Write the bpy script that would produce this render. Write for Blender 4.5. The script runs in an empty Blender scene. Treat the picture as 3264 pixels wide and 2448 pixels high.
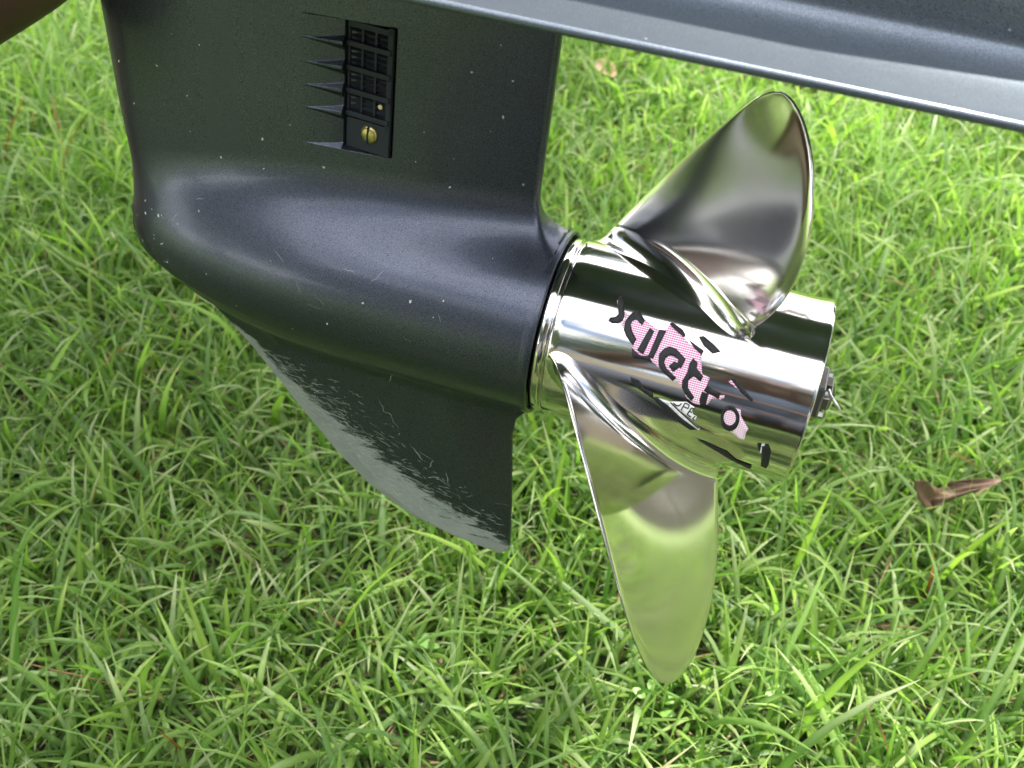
import bpy, bmesh, math, random
import numpy as np
from mathutils import Vector, Matrix, Euler

rng = np.random.default_rng(7)
random.seed(7)
scene = bpy.context.scene
col = scene.collection

# ------------------------------------------------------------------ camera
F_PX = 3203.0
CAM_PITCH, CAM_ROLL, CAM_H = 42.0, 3.0, 0.87          # degrees below level, degrees, metres
def view_basis(p, yaw, roll):
    p, yaw, roll = map(math.radians, (p, yaw, roll))
    f = Vector((-math.sin(yaw) * math.cos(p), math.cos(yaw) * math.cos(p), -math.sin(p)))
    r0 = f.cross(Vector((0, 0, 1))).normalized(); u0 = r0.cross(f)
    return r0 * math.cos(roll) + u0 * math.sin(roll), -r0 * math.sin(roll) + u0 * math.cos(roll), f
cr, cu, cf = view_basis(CAM_PITCH, 0, CAM_ROLL)
cam_data = bpy.data.cameras.new('camera')
cam = bpy.data.objects.new('camera', cam_data); col.objects.link(cam)
B = Matrix((cr, cu, -cf)).transposed()
cam.matrix_world = Matrix.Translation((0, 0, CAM_H)) @ B.to_4x4()
cam_data.sensor_width = 36.0
cam_data.lens = 36.0 * F_PX / 3264.0
cam_data.clip_start = 0.02; cam_data.clip_end = 400
cam_data.dof.use_dof = True; cam_data.dof.focus_distance = 0.64; cam_data.dof.aperture_fstop = 10
scene.camera = cam

# ------------------------------------------------------------------ daylight
SUN_EL, SUN_AZ = 60.0, 52.0        # azimuth measured from +X towards +Y
world = bpy.data.worlds.new('World'); scene.world = world; world.use_nodes = True
nt = world.node_tree; nt.nodes.clear()
wo = nt.nodes.new('ShaderNodeOutputWorld'); bg = nt.nodes.new('ShaderNodeBackground')
sky = nt.nodes.new('ShaderNodeTexSky'); sky.sky_type = 'NISHITA'; sky.sun_disc = False
sky.sun_elevation = math.radians(SUN_EL); sky.sun_rotation = math.radians(90 - SUN_AZ)
sky.air_density = 1.2; sky.dust_density = 2.5
tc = nt.nodes.new('ShaderNodeTexCoord'); mp = nt.nodes.new('ShaderNodeMapping')
mp.inputs['Scale'].default_value = (1, 1, 2.2)
cn = nt.nodes.new('ShaderNodeTexNoise'); cn.inputs['Scale'].default_value = 2.1; cn.inputs['Detail'].default_value = 3
cn.inputs['Distortion'].default_value = .4
rmp = nt.nodes.new('ShaderNodeValToRGB'); rmp.color_ramp.elements[0].position = .40; rmp.color_ramp.elements[1].position = .62
mx = nt.nodes.new('ShaderNodeMixRGB'); mx.inputs[2].default_value = (18, 18, 18.5, 1)      # sunlit thin cloud
nt.links.new(tc.outputs['Generated'], mp.inputs[0]); nt.links.new(mp.outputs[0], cn.inputs['Vector'])
nt.links.new(cn.outputs[0], rmp.inputs[0]); nt.links.new(rmp.outputs[0], mx.inputs[0])
nt.links.new(sky.outputs[0], mx.inputs[1]); nt.links.new(mx.outputs[0], bg.inputs[0])
bg.inputs[1].default_value = 0.12
nt.links.new(bg.outputs[0], wo.inputs[0])
sl = bpy.data.lights.new('sun', 'SUN'); sl.energy = 5.0; sl.angle = math.radians(3); sl.color = (1, .95, .86)
so = bpy.data.objects.new('sun', sl); col.objects.link(so)
sd = Vector((math.cos(math.radians(SUN_EL)) * math.cos(math.radians(SUN_AZ)),
             math.cos(math.radians(SUN_EL)) * math.sin(math.radians(SUN_AZ)), math.sin(math.radians(SUN_EL))))
so.rotation_euler = sd.to_track_quat('Z', 'Y').to_euler(); so.location = sd * 20
vs = scene.view_settings
vs.view_transform = 'Standard'; vs.look = 'None'; vs.gamma = 1; vs.exposure = 1.45; vs.use_curve_mapping = False
scene.render.engine = 'CYCLES'
cy = scene.cycles; cy.max_bounces = 4; cy.diffuse_bounces = 2; cy.glossy_bounces = 4; cy.transmission_bounces = 2; cy.transparent_max_bounces = 4; cy.caustics_reflective = True

# ------------------------------------------------------------------ helpers
def tag(o, label=None, cat=None, group=None, kind=None):
    if label: o['label'] = label
    if cat: o['category'] = cat
    if group: o['group'] = group
    if kind: o['kind'] = kind
    return o
def link(name, me, mat, parent=None, smooth=True):
    o = bpy.data.objects.new(name, me); col.objects.link(o)
    if mat: me.materials.append(mat)
    if parent: o.parent = parent
    if smooth: me.polygons.foreach_set('use_smooth', np.ones(len(me.polygons), bool))
    return o
def np_mesh(name, V, Q, mat=None, parent=None, smooth=True):
    """V (n,3), Q (m,3|4) arrays"""
    V = np.asarray(V, np.float32); Q = np.asarray(Q, np.int32); k = Q.shape[1]
    me = bpy.data.meshes.new(name)
    me.vertices.add(len(V)); me.vertices.foreach_set('co', V.ravel())
    me.loops.add(Q.size); me.loops.foreach_set('vertex_index', Q.ravel())
    me.polygons.add(len(Q)); me.polygons.foreach_set('loop_start', np.arange(0, Q.size, k, dtype=np.int32))
    me.update(calc_edges=True); me.validate()
    return link(name, me, mat, parent, smooth)
def add_attr(o, name, vals):
    a = o.data.attributes.new(name, 'FLOAT', 'POINT'); a.data.foreach_set('value', np.asarray(vals, np.float32))
def add_col(o, name, cols):
    a = o.data.color_attributes.new(name, 'FLOAT_COLOR', 'POINT')
    c = np.ones((len(cols), 4), np.float32); c[:, :3] = cols; a.data.foreach_set('color', c.ravel())
def grid_faces(nu, nv, close_v=False):
    i = np.arange(nu - 1)[:, None]; j = np.arange(nv if close_v else nv - 1)[None]
    jn = (j + 1) % nv
    return np.stack([i * nv + j, i * nv + jn, (i + 1) * nv + jn, (i + 1) * nv + j], -1).reshape(-1, 4)
def lathe(name, prof, mat, parent, n=96, flip=False):
    """prof: (x, r) list revolved about local X"""
    P = np.array(prof); a = np.linspace(0, 2 * np.pi, n, endpoint=False)
    V = np.stack([np.repeat(P[:, :1], n, 1), -P[:, 1:2] * np.cos(a), -P[:, 1:2] * np.sin(a)], -1).reshape(-1, 3)
    Q = grid_faces(len(P), n, True)
    if flip: Q = Q[:, ::-1]
    o = np_mesh(name, V, Q, mat, parent)
    return o
def box_bm(bm, c, s, M=None):
    r = bmesh.ops.create_cube(bm, size=1)
    m = Matrix.Translation(c) @ Matrix.Diagonal((*s, 1))
    if M is not None: m = M @ m
    bmesh.ops.transform(bm, matrix=m, verts=r['verts']); return r['verts']
def bm_obj(name, bm, mat, parent=None, smooth=False, bevel=0):
    bmesh.ops.recalc_face_normals(bm, faces=bm.faces)
    me = bpy.data.meshes.new(name); bm.to_mesh(me); bm.free()
    o = link(name, me, mat, parent, smooth)
    if bevel:
        b = o.modifiers.new('bevel', 'BEVEL'); b.width = bevel; b.segments = 2; b.limit_method = 'ANGLE'
    return o
def tube_np(pts, rad, n=10):
    pts = np.asarray(pts, float); rad = np.asarray(rad, float) * np.ones(len(pts))
    t = np.gradient(pts, axis=0); t /= np.linalg.norm(t, axis=1)[:, None]
    ref = np.array([.31, .22, .93]); a = np.cross(t, ref); a /= np.linalg.norm(a, axis=1)[:, None]; b = np.cross(t, a)
    ang = np.linspace(0, 2 * np.pi, n, endpoint=False)
    V = pts[:, None] + rad[:, None, None] * (a[:, None] * np.cos(ang)[None, :, None] + b[:, None] * np.sin(ang)[None, :, None])
    return V.reshape(-1, 3), grid_faces(len(pts), n, True)

def mat_new(name):
    m = bpy.data.materials.new(name); m.use_nodes = True
    n = m.node_tree; return m, n, n.nodes['Principled BSDF']
def N(n, t, **kw):
    x = n.nodes.new(t)
    for k, v in kw.items():
        if k in x.inputs.keys(): x.inputs[k].default_value = v
        else: setattr(x, k, v)
    return x
def math_n(n, op, a, b=None, clamp=False):
    x = n.nodes.new('ShaderNodeMath'); x.operation = op; x.use_clamp = clamp
    for i, v in enumerate((a, b)):
        if v is None: continue
        if isinstance(v, (int, float)): x.inputs[i].default_value = v
        else: n.links.new(v, x.inputs[i])
    return x.outputs[0]
def mix_n(n, fac, a, b):
    x = n.nodes.new('ShaderNodeMix'); x.data_type = 'RGBA'
    if isinstance(fac, (int, float)): x.inputs[0].default_value = fac
    else: n.links.new(fac, x.inputs[0])
    for i, v in ((6, a), (7, b)):
        if isinstance(v, tuple): x.inputs[i].default_value = v
        else: n.links.new(v, x.inputs[i])
    return x.outputs[2]
def ramp_n(n, src, p0, p1):
    x = n.nodes.new('ShaderNodeMapRange'); x.inputs[1].default_value = p0; x.inputs[2].default_value = p1
    n.links.new(src, x.inputs[0]); return x.outputs[0]
def mixf(n, fac, a, b):
    x = n.nodes.new('ShaderNodeMapRange'); n.links.new(fac, x.inputs[0]); x.inputs[3].default_value = a; x.inputs[4].default_value = b
    return x.outputs[0]

# ------------------------------------------------------------------ materials
def make_paint(name, wear, lo=(.016, .020, .026, 1), hi=(.124, .138, .183, 1), metal=.88):
    m, n, b = mat_new(name)
    oc = N(n, 'ShaderNodeTexCoord').outputs['Object']
    fl = N(n, 'ShaderNodeTexNoise', Scale=2600.0, Detail=1.0); n.links.new(oc, fl.inputs['Vector'])
    dirt = N(n, 'ShaderNodeTexNoise', Scale=22.0, Detail=6.0); n.links.new(oc, dirt.inputs['Vector'])
    c = mix_n(n, ramp_n(n, fl.outputs[0], .28, .74), lo, hi)
    c = mix_n(n, math_n(n, 'MULTIPLY', ramp_n(n, dirt.outputs[0], .45, .8), .22), c, (.045, .05, .045, 1))
    rough = mixf(n, dirt.outputs[0], .34, .46)
    # small chips down to primer
    v = N(n, 'ShaderNodeTexVoronoi', Scale=46.0); n.links.new(oc, v.inputs['Vector'])
    jit = N(n, 'ShaderNodeTexNoise', Scale=700.0, Detail=2.0); n.links.new(oc, jit.inputs['Vector'])
    pick = N(n, 'ShaderNodeSeparateColor'); n.links.new(v.outputs['Color'], pick.inputs[0])
    dist = math_n(n, 'ADD', v.outputs['Distance'], math_n(n, 'MULTIPLY', jit.outputs[0], .06))
    size = math_n(n, 'ADD', math_n(n, 'MULTIPLY', pick.outputs[1], .045), .035)
    chip = math_n(n, 'MULTIPLY', math_n(n, 'LESS_THAN', dist, size), math_n(n, 'GREATER_THAN', pick.outputs[0], .50))
    c = mix_n(n, chip, c, (.42, .44, .43, 1))
    # hair scratches
    sc = None
    for k, (rot, sx, sy, th) in enumerate((((0, .35, 0), 16, 900, .735), ((0, -.6, 0), 24, 1100, .745), ((0, 1.1, 0), 30, 1200, .76))):
        mp = N(n, 'ShaderNodeMapping'); mp.inputs['Rotation'].default_value = rot; mp.inputs['Scale'].default_value = (sx, sx, sy); mp.inputs['Location'].default_value = (k, 3 * k, k)
        n.links.new(oc, mp.inputs[0])
        q = N(n, 'ShaderNodeTexNoise', Scale=1.0, Detail=0.0); n.links.new(mp.outputs[0], q.inputs['Vector'])
        if wear:
            wa = N(n, 'ShaderNodeAttribute', attribute_name='scratch')
            t = math_n(n, 'SUBTRACT', th + .26, math_n(n, 'MULTIPLY', wa.outputs['Fac'], .34))
            s = math_n(n, 'GREATER_THAN', q.outputs[0], t)
        else:
            s = math_n(n, 'GREATER_THAN', q.outputs[0], .93)
        sc = s if sc is None else math_n(n, 'MAXIMUM', sc, s)
    c = mix_n(n, math_n(n, 'MULTIPLY', sc, .55), c, (.30, .33, .33, 1))
    if wear:
        at = N(n, 'ShaderNodeAttribute', attribute_name='wear')
        mp = N(n, 'ShaderNodeMapping'); mp.inputs['Rotation'].default_value = (0, .35, 0); mp.inputs['Scale'].default_value = (34, 34, 190); n.links.new(oc, mp.inputs[0])
        wn = N(n, 'ShaderNodeTexNoise', Scale=1.0, Detail=7.0, Roughness=.75, Distortion=.6); n.links.new(mp.outputs[0], wn.inputs['Vector'])
        w = math_n(n, 'ADD', at.outputs['Fac'], math_n(n, 'MULTIPLY', math_n(n, 'SUBTRACT', wn.outputs[0], .5), 2.1))
        w = ramp_n(n, w, .47, .60)
        gr = N(n, 'ShaderNodeTexNoise', Scale=60.0, Detail=6.0); n.links.new(oc, gr.inputs['Vector'])
        bare = mix_n(n, gr.outputs[0], (.22, .25, .255, 1), (.38, .39, .37, 1))
        c = mix_n(n, w, c, bare)
        rough = math_n(n, 'ADD', rough, math_n(n, 'MULTIPLY', w, .16))
    n.links.new(c, b.inputs['Base Color']); n.links.new(rough, b.inputs['Roughness'])
    n.links.new(math_n(n, 'SUBTRACT', .88, math_n(n, 'MULTIPLY', w, .60)) if wear else math_n(n, 'ADD', metal, 0.), b.inputs['Metallic'])
    b.inputs['Coat Weight'].default_value = .30; b.inputs['Coat Roughness'].default_value = .12
    bp = N(n, 'ShaderNodeBump', Strength=.05, Distance=.0003)
    on = N(n, 'ShaderNodeTexNoise', Scale=420.0, Detail=2.0); n.links.new(oc, on.inputs['Vector'])
    h = math_n(n, 'SUBTRACT', on.outputs[0], math_n(n, 'MULTIPLY', math_n(n, 'MAXIMUM', chip, sc), .6))
    n.links.new(h, bp.inputs['Height']); n.links.new(bp.outputs[0], b.inputs['Normal'])
    return m
M_PAINT = make_paint('charcoal_paint', True)
M_PAINT2 = make_paint('charcoal_paint_lightened', False, (.034, .044, .050, 1), (.19, .225, .27, 1), .70)  # same paint as the gearcase, lightened to brighten the plate's reflection in the hub

def make_steel(name, rough, bump):
    m, n, b = mat_new(name)
    oc = N(n, 'ShaderNodeTexCoord').outputs['Object']
    a = N(n, 'ShaderNodeTexNoise', Scale=30.0, Detail=5.0); n.links.new(oc, a.inputs['Vector'])
    n.links.new(mix_n(n, a.outputs[0], (.66, .63, .60, 1), (.76, .74, .71, 1)), b.inputs['Base Color'])
    b.inputs['Metallic'].default_value = 1
    s = N(n, 'ShaderNodeTexNoise', Scale=9.0, Detail=3.0); n.links.new(oc, s.inputs['Vector'])
    r = N(n, 'ShaderNodeMapRange'); n.links.new(s.outputs[0], r.inputs[0]); r.inputs[1].default_value = .3; r.inputs[2].default_value = .7
    r.inputs[3].default_value = rough * .7; r.inputs[4].default_value = rough * 1.35
    n.links.new(r.outputs[0], b.inputs['Roughness'])
    bn = N(n, 'ShaderNodeTexNoise', Scale=70.0, Detail=2.0); n.links.new(oc, bn.inputs['Vector'])
    bp = N(n, 'ShaderNodeBump', Strength=bump, Distance=.001); n.links.new(bn.outputs[0], bp.inputs['Height']); n.links.new(bp.outputs[0], b.inputs['Normal'])
    return m
M_HUB = make_steel('polished_steel', .080, .035)
M_BLADE = make_steel('polished_blade_steel', .115, .008)
def simple(name, colr, rough=.5, metal=0., spec=.5, noise=0, scale=50.):
    m, n, b = mat_new(name)
    b.inputs['Roughness'].default_value = rough; b.inputs['Metallic'].default_value = metal
    oc = N(n, 'ShaderNodeTexCoord').outputs['Object']
    a = N(n, 'ShaderNodeTexNoise', Scale=scale, Detail=4.0); n.links.new(oc, a.inputs['Vector'])
    lo = tuple(c * (1 - noise) for c in colr) + (1,); hi = tuple(c * (1 + noise) for c in colr) + (1,)
    n.links.new(mix_n(n, a.outputs[0], lo, hi), b.inputs['Base Color'])
    return m
M_COVER = simple('dark_plastic', (.006, .011, .019), .62, noise=.25)
M_DARK = simple('dark_inside', (.012, .012, .012), .7, noise=.3)
M_BRASS = simple('brass', (.52, .43, .17), .3, .9, noise=.25, scale=400)
M_NUT = simple('nut_steel', (.22, .21, .20), .28, 1., noise=.3, scale=200)
M_RUBBER = simple('black_rubber', (.015, .015, .016), .45, noise=.3)
M_PIN = simple('bright_pin', (.75, .72, .70), .3, .9, noise=.1)

# ------------------------------------------------------------------ outboard lower unit (local axes: X aft along the shaft, Z up, -Y the near side)
o_r, o_u, o_f = view_basis(36, 13, 8)
CAM_IN_UNIT = Vector((0.10482895, -0.54997561, 0.35282684))
B_O = Matrix((o_r, o_u, -o_f)).transposed()
ROT = B @ B_O.inverted()
unit = bpy.data.objects.new('outboard_lower_unit', None); col.objects.link(unit)
unit.matrix_world = Matrix.Translation(Vector((0, 0, CAM_H)) - ROT @ CAM_IN_UNIT) @ ROT.to_4x4()
unit.empty_display_size = .1
tag(unit, 'dark charcoal outboard motor lower unit with polished propeller, held over the lawn', 'boat motor')

RM = .061; XS, X0 = -.12, -.2970
LE_Z = np.array([-.02, .0107, .0421, .087, .1464, .1817, .30]); LE_X = np.array([-.302, -.3045, -.3075, -.3125, -.3170, -.3190, -.326])
SK_Z = np.array([-.2205, -.2178, -.2145, -.2071, -.1898, -.1665, -.1282, -.0878, -.0692, -.03]); SK_X = np.array([-.008, -.0246, -.0601, -.0922, -.1247, -.1529, -.1883, -.224, -.2441, -.29])
ST_Z = np.array([-.2205, -.2137, -.2097, -.153, -.1013, -.0861, -.0752, -.05]); ST_X = np.array([-.014, -.0062, -.0052, -.0104, -.0165, -.0156, -.0083, -.004])
IN_X0, IN_X1, IN_Z0, IN_Z1 = -.170, -.1115, .0965, .1740
RIDGES = (.1605, .1462, .1326, .1188)
TMAX = .029; XTE = -.0212
def leg_T(c):
    c = np.clip(c, 0, 1)
    t = (.2969 * np.sqrt(c) - .126 * c - .3516 * c ** 2 + .2843 * c ** 3 - .1015 * c ** 4) * 10
    return TMAX * (t * .93 + .13 * c)
def smin(a, b, k):
    h = np.clip(.5 + .5 * (b - a) / k, 0, 1); return b + (a - b) * h - k * h * (1 - h)
def sdf(x, y, z):
    r = np.sqrt(y * y + z * z); n = 2.2; A = XS - X0
    u1 = np.maximum((XS - x) / A, 0); v = r / RM
    U = (u1 ** n + v ** n) ** (1 / n) + 1e-6
    g = np.sqrt((u1 ** (n - 1) / A) ** 2 + (v ** (n - 1) / RM) ** 2) * U ** (1 - n) + 1e-6
    d1 = np.maximum((U - 1) / g, x + .004)
    xle = np.interp(z, LE_Z, LE_X); ch = XTE - xle; c = (x - xle) / ch
    T = leg_T(c); sl = (leg_T(c + .01) - T) / (.01 * .29)
    ay = np.abs(y); gl = 1 / np.sqrt(1 + np.clip(sl, -6, 6) ** 2)
    dl = np.where(c < 0, np.sqrt(ay * ay + (c * ch) ** 2), (ay - T) * gl)
    dl = -smin(-dl, -(x - XTE), .004); dl = np.maximum(dl, z - .292); dl = np.maximum(dl, -z)
    d = smin(d1, dl, .030)
    sx = x - np.interp(z, SK_Z, SK_X); tx = np.interp(z, ST_Z, ST_X) - x
    Ts = np.minimum(np.minimum(.0032 + .0055 * np.clip((z + .218) / .15, 0, 1.3), .0012 + np.maximum(sx, 0) * .17), .0016 + np.maximum(tx, 0) * .13)
    ds = np.maximum(np.maximum(np.maximum(ay - Ts, -sx * .75), -tx), z)
    d = smin(d, ds, .020)
    # intake scoop on the near side: ramps down towards the grille, ridges left standing
    D = np.where(x < -.1425, np.clip((x + .172) / .0295, 0, 1) ** 1.6 * .0032 - .0001, .0062)
    w = np.clip((x + .170) / .0275, 0, 1) * .0010
    dep = np.maximum(T + y, 0) * np.where(x < -.1425, 1., .25)
    cv = np.maximum((T - D) + y, np.maximum(np.maximum(IN_X0 - .004 - x, x - IN_X1), np.maximum(IN_Z0 + 1.1 * dep - z, z - IN_Z1)))
    for q in RIDGES:
        ridge = w - np.abs(z - q) + 1.15 * dep
        cv = np.maximum(cv, np.where(x < -.1425, ridge, -1))
    return np.maximum(d, -cv)
def axis_grid(a, b, fa, fb, h, hf):
    s = [np.arange(a, fa, h), np.arange(fa, fb, hf), np.arange(fb, b + h, h)]
    return np.concatenate(s).astype(np.float64)
gx = axis_grid(-.3402, .004, -.174, -.1085, .0021, .0006)
gy = axis_grid(-.0662, .068, -.0335, -.0185, .0021, .0007)
gz = axis_grid(-.2252, .298, .0945, .177, .0022, .0006)
G = sdf(gx[:, None, None], gy[None, :, None], gz[None, None, :]).astype(np.float32)
def surface_nets(G, gx, gy, gz):
    nx, ny, nz = G.shape; s = G < 0
    P = [gx, gy, gz]; acc = np.zeros((nx - 1, ny - 1, nz - 1, 3), np.float32); cnt = np.zeros((nx - 1, ny - 1, nz - 1), np.float32)
    edges = []
    for ax in range(3):
        sl0 = [slice(None)] * 3; sl1 = [slice(None)] * 3; sl0[ax] = slice(0, -1); sl1[ax] = slice(1, None)
        a = G[tuple(sl0)]; b = G[tuple(sl1)]
        I = np.argwhere(s[tuple(sl0)] != s[tuple(sl1)])
        va = a[tuple(I.T)]; vb = b[tuple(I.T)]; t = va / (va - vb)
        pos = np.stack([P[k][I[:, k]] for k in range(3)], 1)
        nxt = P[ax][I[:, ax] + 1]; pos[:, ax] += t * (nxt - P[ax][I[:, ax]])
        o1, o2 = [(1, 2), (2, 0), (0, 1)][ax]
        cells = []
        for d1, d2 in ((0, 0), (1, 0), (1, 1), (0, 1)):
            J = I.copy(); J[:, o1] -= d1; J[:, o2] -= d2; cells.append(J)
        ok = np.ones(len(I), bool)
        for J in cells: ok &= (J >= 0).all(1) & (J[:, 0] < nx - 1) & (J[:, 1] < ny - 1) & (J[:, 2] < nz - 1)
        for J in cells:
            K = tuple(J[ok].T); np.add.at(acc, K, pos[ok]); np.add.at(cnt, K, 1)
        edges.append(([J[ok] for J in cells], va[ok] < 0))
    idx = -np.ones(cnt.shape, np.int64); m = cnt > 0; idx[m] = np.arange(m.sum())
    V = acc[m] / cnt[m][:, None]; Q = []
    for cells, neg in edges:
        q = np.stack([idx[tuple(J.T)] for J in cells], 1)
        q[~neg] = q[~neg][:, ::-1]; Q.append(q[:, ::-1])
    return V, np.concatenate(Q)
V, Q = surface_nets(G, gx, gy, gz); del G
V = V.astype(np.float64)
def grad(V, e=2e-4):
    f = lambda dx, dy, dz: sdf(V[:, 0] + dx, V[:, 1] + dy, V[:, 2] + dz)
    return np.stack([f(e, 0, 0) - f(-e, 0, 0), f(0, e, 0) - f(0, -e, 0), f(0, 0, e) - f(0, 0, -e)], 1) / (2 * e)
for _ in range(3):
    g = grad(V); d = sdf(V[:, 0], V[:, 1], V[:, 2]); st = np.clip(d, -.0005, .0005)[:, None] * g / np.maximum((g * g).sum(1), .2)[:, None]
    V -= .8 * st
body = np_mesh('gearcase', V, Q[:, ::-1], M_PAINT, unit)
nrm = grad(V, 3e-4); nrm /= np.linalg.norm(nrm, axis=1)[:, None] + 1e-9
me = body.data
co = np.array([p for p in me.polygons[0].normal]); v0 = me.polygons[0].vertices[0]
if np.dot(co, nrm[v0]) < 0: me.flip_normals()
me.normals_split_custom_set_from_vertices(nrm.tolist())
sxx = V[:, 0] - np.interp(V[:, 2], SK_Z, SK_X)
below = np.clip((-.062 - V[:, 2]) / .02, 0, 1)
wear = np.clip(1.25 - sxx / (.016 + .105 * np.clip((-.10 - V[:, 2]) / .10, 0, 1)), 0, 1) * below
nose = np.clip((-.285 - V[:, 0]) / .012, 0, 1) * np.clip((.02 - V[:, 2]) / .03, 0, 1) * np.clip((V[:, 2] + .05) / .02, 0, 1)
wear = np.maximum(wear, nose * .42)
wear = np.maximum(wear, np.clip((-.196 - V[:, 2]) / .02, 0, .62))
add_attr(body, 'wear', wear)
add_attr(body, 'scratch', np.clip(1 - sxx / .14, 0, 1) * np.clip((-.07 - V[:, 2]) / .04, 0, 1))

# bare-metal scratches and chips lying on the near side
def near_side(x, z):
    y = np.full(len(x), -.085)
    for _ in range(60): y += np.clip(sdf(x, y, z), -.002, .02) * .8
    return y
def marks(name, P0, P1, wid, mat, seed, n=5):
    r = np.random.default_rng(seed); k = len(P0); t = np.linspace(0, 1, n)[None, :, None]
    d = P1 - P0; nn = np.stack([-d[:, 1], d[:, 0]], 1) / (np.linalg.norm(d, axis=1)[:, None] + 1e-9)
    path = P0[:, None] + d[:, None] * t + nn[:, None] * (np.linalg.norm(d, axis=1)[:, None, None] * r.normal(0, .035, (k, n, 1)))
    w = wid[:, None, None] * (np.sin(np.pi * (.08 + .84 * t)) * r.uniform(.5, 1.2, (k, n, 1))) * .5
    pts = np.stack([path - nn[:, None] * w, path + nn[:, None] * w], 2).reshape(-1, 2)
    y = near_side(pts[:, 0], pts[:, 1]); V3 = np.stack([pts[:, 0], y, pts[:, 1]], 1)
    g_ = grad(V3); V3 += g_ / (np.linalg.norm(g_, axis=1)[:, None] + 1e-9) * .00008
    bad = (y > -.0012).reshape(k, n * 2).any(1)
    base = (np.arange(k) * n * 2)[:, None]; j = np.arange(n - 1)[None] * 2
    Q_ = np.stack([base + j, base + j + 1, base + j + 3, base + j + 2], -1)[~bad].reshape(-1, 4)
    o = np_mesh(name, V3, Q_, mat, unit); o['kind'] = 'stuff'; return o
def sk_le(z): return np.interp(z, SK_Z, SK_X)
M_BARE = simple('bare_aluminium', (.40, .44, .43), .45, .35, noise=.35, scale=500)
k_ = 900
zz_ = rng.uniform(-.205, -.085, k_); xx_ = sk_le(zz_) + .006 + np.abs(rng.normal(0, .042, k_)) * (.35 + .9 * (-zz_ - .07) / .14) + .045 * np.clip((-zz_ - .13) / .08, 0, 1) * rng.random(k_)
ok_ = (xx_ < np.interp(zz_, ST_Z, ST_X) - .006); zz_, xx_ = zz_[ok_], xx_[ok_]; k_ = len(zz_)
an_ = rng.normal(-.25, .35, k_); ln_ = rng.gamma(2., .0022, k_) + .001
marks('scratches', np.stack([xx_, zz_], 1), np.stack([xx_ + ln_ * np.cos(an_), zz_ + ln_ * np.sin(an_)], 1), rng.uniform(.00015, .00060, k_), M_BARE, 1)
S0 = np.array([[-.118, -.098], [-.100, -.124], [-.092, -.132], [-.105, -.155], [-.075, -.150], [-.142, -.098], [-.058, -.162], [-.150, -.062], [-.107, -.070], [-.047, -.176]])
S1 = np.array([[-.101, -.121], [-.101, -.127], [-.079, -.146], [-.082, -.160], [-.073, -.141], [-.130, -.101], [-.062, -.149], [-.149, -.068], [-.110, -.079], [-.030, -.183]])
marks('scratches', S0, S1, np.full(len(S0), .0005), M_BARE, 2, 9)
k_ = 70
cx_ = rng.uniform(-.30, -.03, k_); cz_ = rng.uniform(-.05, .19, k_); cl_ = rng.random(k_) < .45
cx_[cl_] = rng.uniform(-.302, -.25, cl_.sum()); cz_[cl_] = rng.uniform(-.045, .03, cl_.sum())
ok_ = ~((cx_ > -.175) & (cz_ > .09) & (cx_ < -.105)); cx_, cz_ = cx_[ok_], cz_[ok_]; k_ = len(cx_)
sz_ = np.minimum(rng.gamma(1.5, .00045, k_) + .0003, .0016); an_ = rng.uniform(0, 6.28, k_)
marks('paint_chips', np.stack([cx_, cz_], 1), np.stack([cx_ + sz_ * 1.4 * np.cos(an_), cz_ + sz_ * 1.4 * np.sin(an_)], 1), sz_ * .95, simple('chipped_primer', (.50, .54, .53), .6, noise=.3, scale=600), 3)
k_ = 16
cx_ = rng.uniform(-.30, -.03, k_); cz_ = rng.uniform(-.05, .05, k_); an_ = rng.normal(-.1, .9, k_); l_ = rng.uniform(.003, .012, k_)
marks('scratches', np.stack([cx_, cz_], 1), np.stack([cx_ + l_ * np.cos(an_), cz_ + l_ * np.sin(an_)], 1), np.full(k_, .00016), M_BARE, 4)

# collar round the shaft exit
lathe('collar', [(-.010, .0606), (-.004, .0614), (-.0008, .0615), (.0002, .0611), (.0005, .0603), (.0004, .0592), (-.0004, .0586), (-.0060, .0583), (-.012, .0583), (-.0125, .02)], M_PAINT, unit, 160)

# anti-cavitation plate and the housing above it: one section carried along X
def plate_section():
    s = [(-.0985, .2140), (-.0998, .2146), (-.1004, .2158), (-.1004, .2172), (-.0996, .2184), (-.0984, .2188), (-.0972, .2185), (-.0965, .2180), (-.0950, .2179),
         (-.085, .2181), (-.07, .2186), (-.058, .2196), (-.048, .2212), (-.040, .2236), (-.0345, .2266), (-.0312, .2296), (-.0296, .2330), (-.0300, .238), (-.0305, .25), (-.0310, .2945)]
    top = s + [(-y, z) for y, z in s[::-1]]
    return top + [(.09, .2128), (.05, .2120), (0, .2115), (-.05, .2120), (-.09, .2128)]
sec = np.array(plate_section())
xs = np.concatenate([np.linspace(-.31, -.2, 14), np.linspace(-.19, .26, 30), np.linspace(.27, .335, 16)])
PV = []
for x in xs:
    w = 1.0
    if x < -.16: w = .42 + .58 * math.sqrt(max(0, 1 - ((-.16 - x) / .16) ** 2))
    if x > .27: w = math.sqrt(max(.02, 1 - ((x - .27) / .0655) ** 2))
    q = sec.copy(); wide = np.abs(q[:, 0]) > .0315
    q[wide, 0] = np.sign(q[wide, 0]) * (.0315 + (np.abs(q[wide, 0]) - .0315) * w)
    if x > .12:   # the housing above the plate slopes down aft into a low spine
        f = min(1, (x - .12) / .17); hi = q[:, 1] > .233; q[hi, 1] = .233 + (q[hi, 1] - .233) * (1 - f * .86)
    if x > .27: q[:, 0] *= (.3 + .7 * w)
    PV.append(np.column_stack([np.full(len(q), x), q]))
PV = np.array(PV); k = len(sec)
Qp = np.concatenate([grid_faces(len(xs), k, True)])
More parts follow.
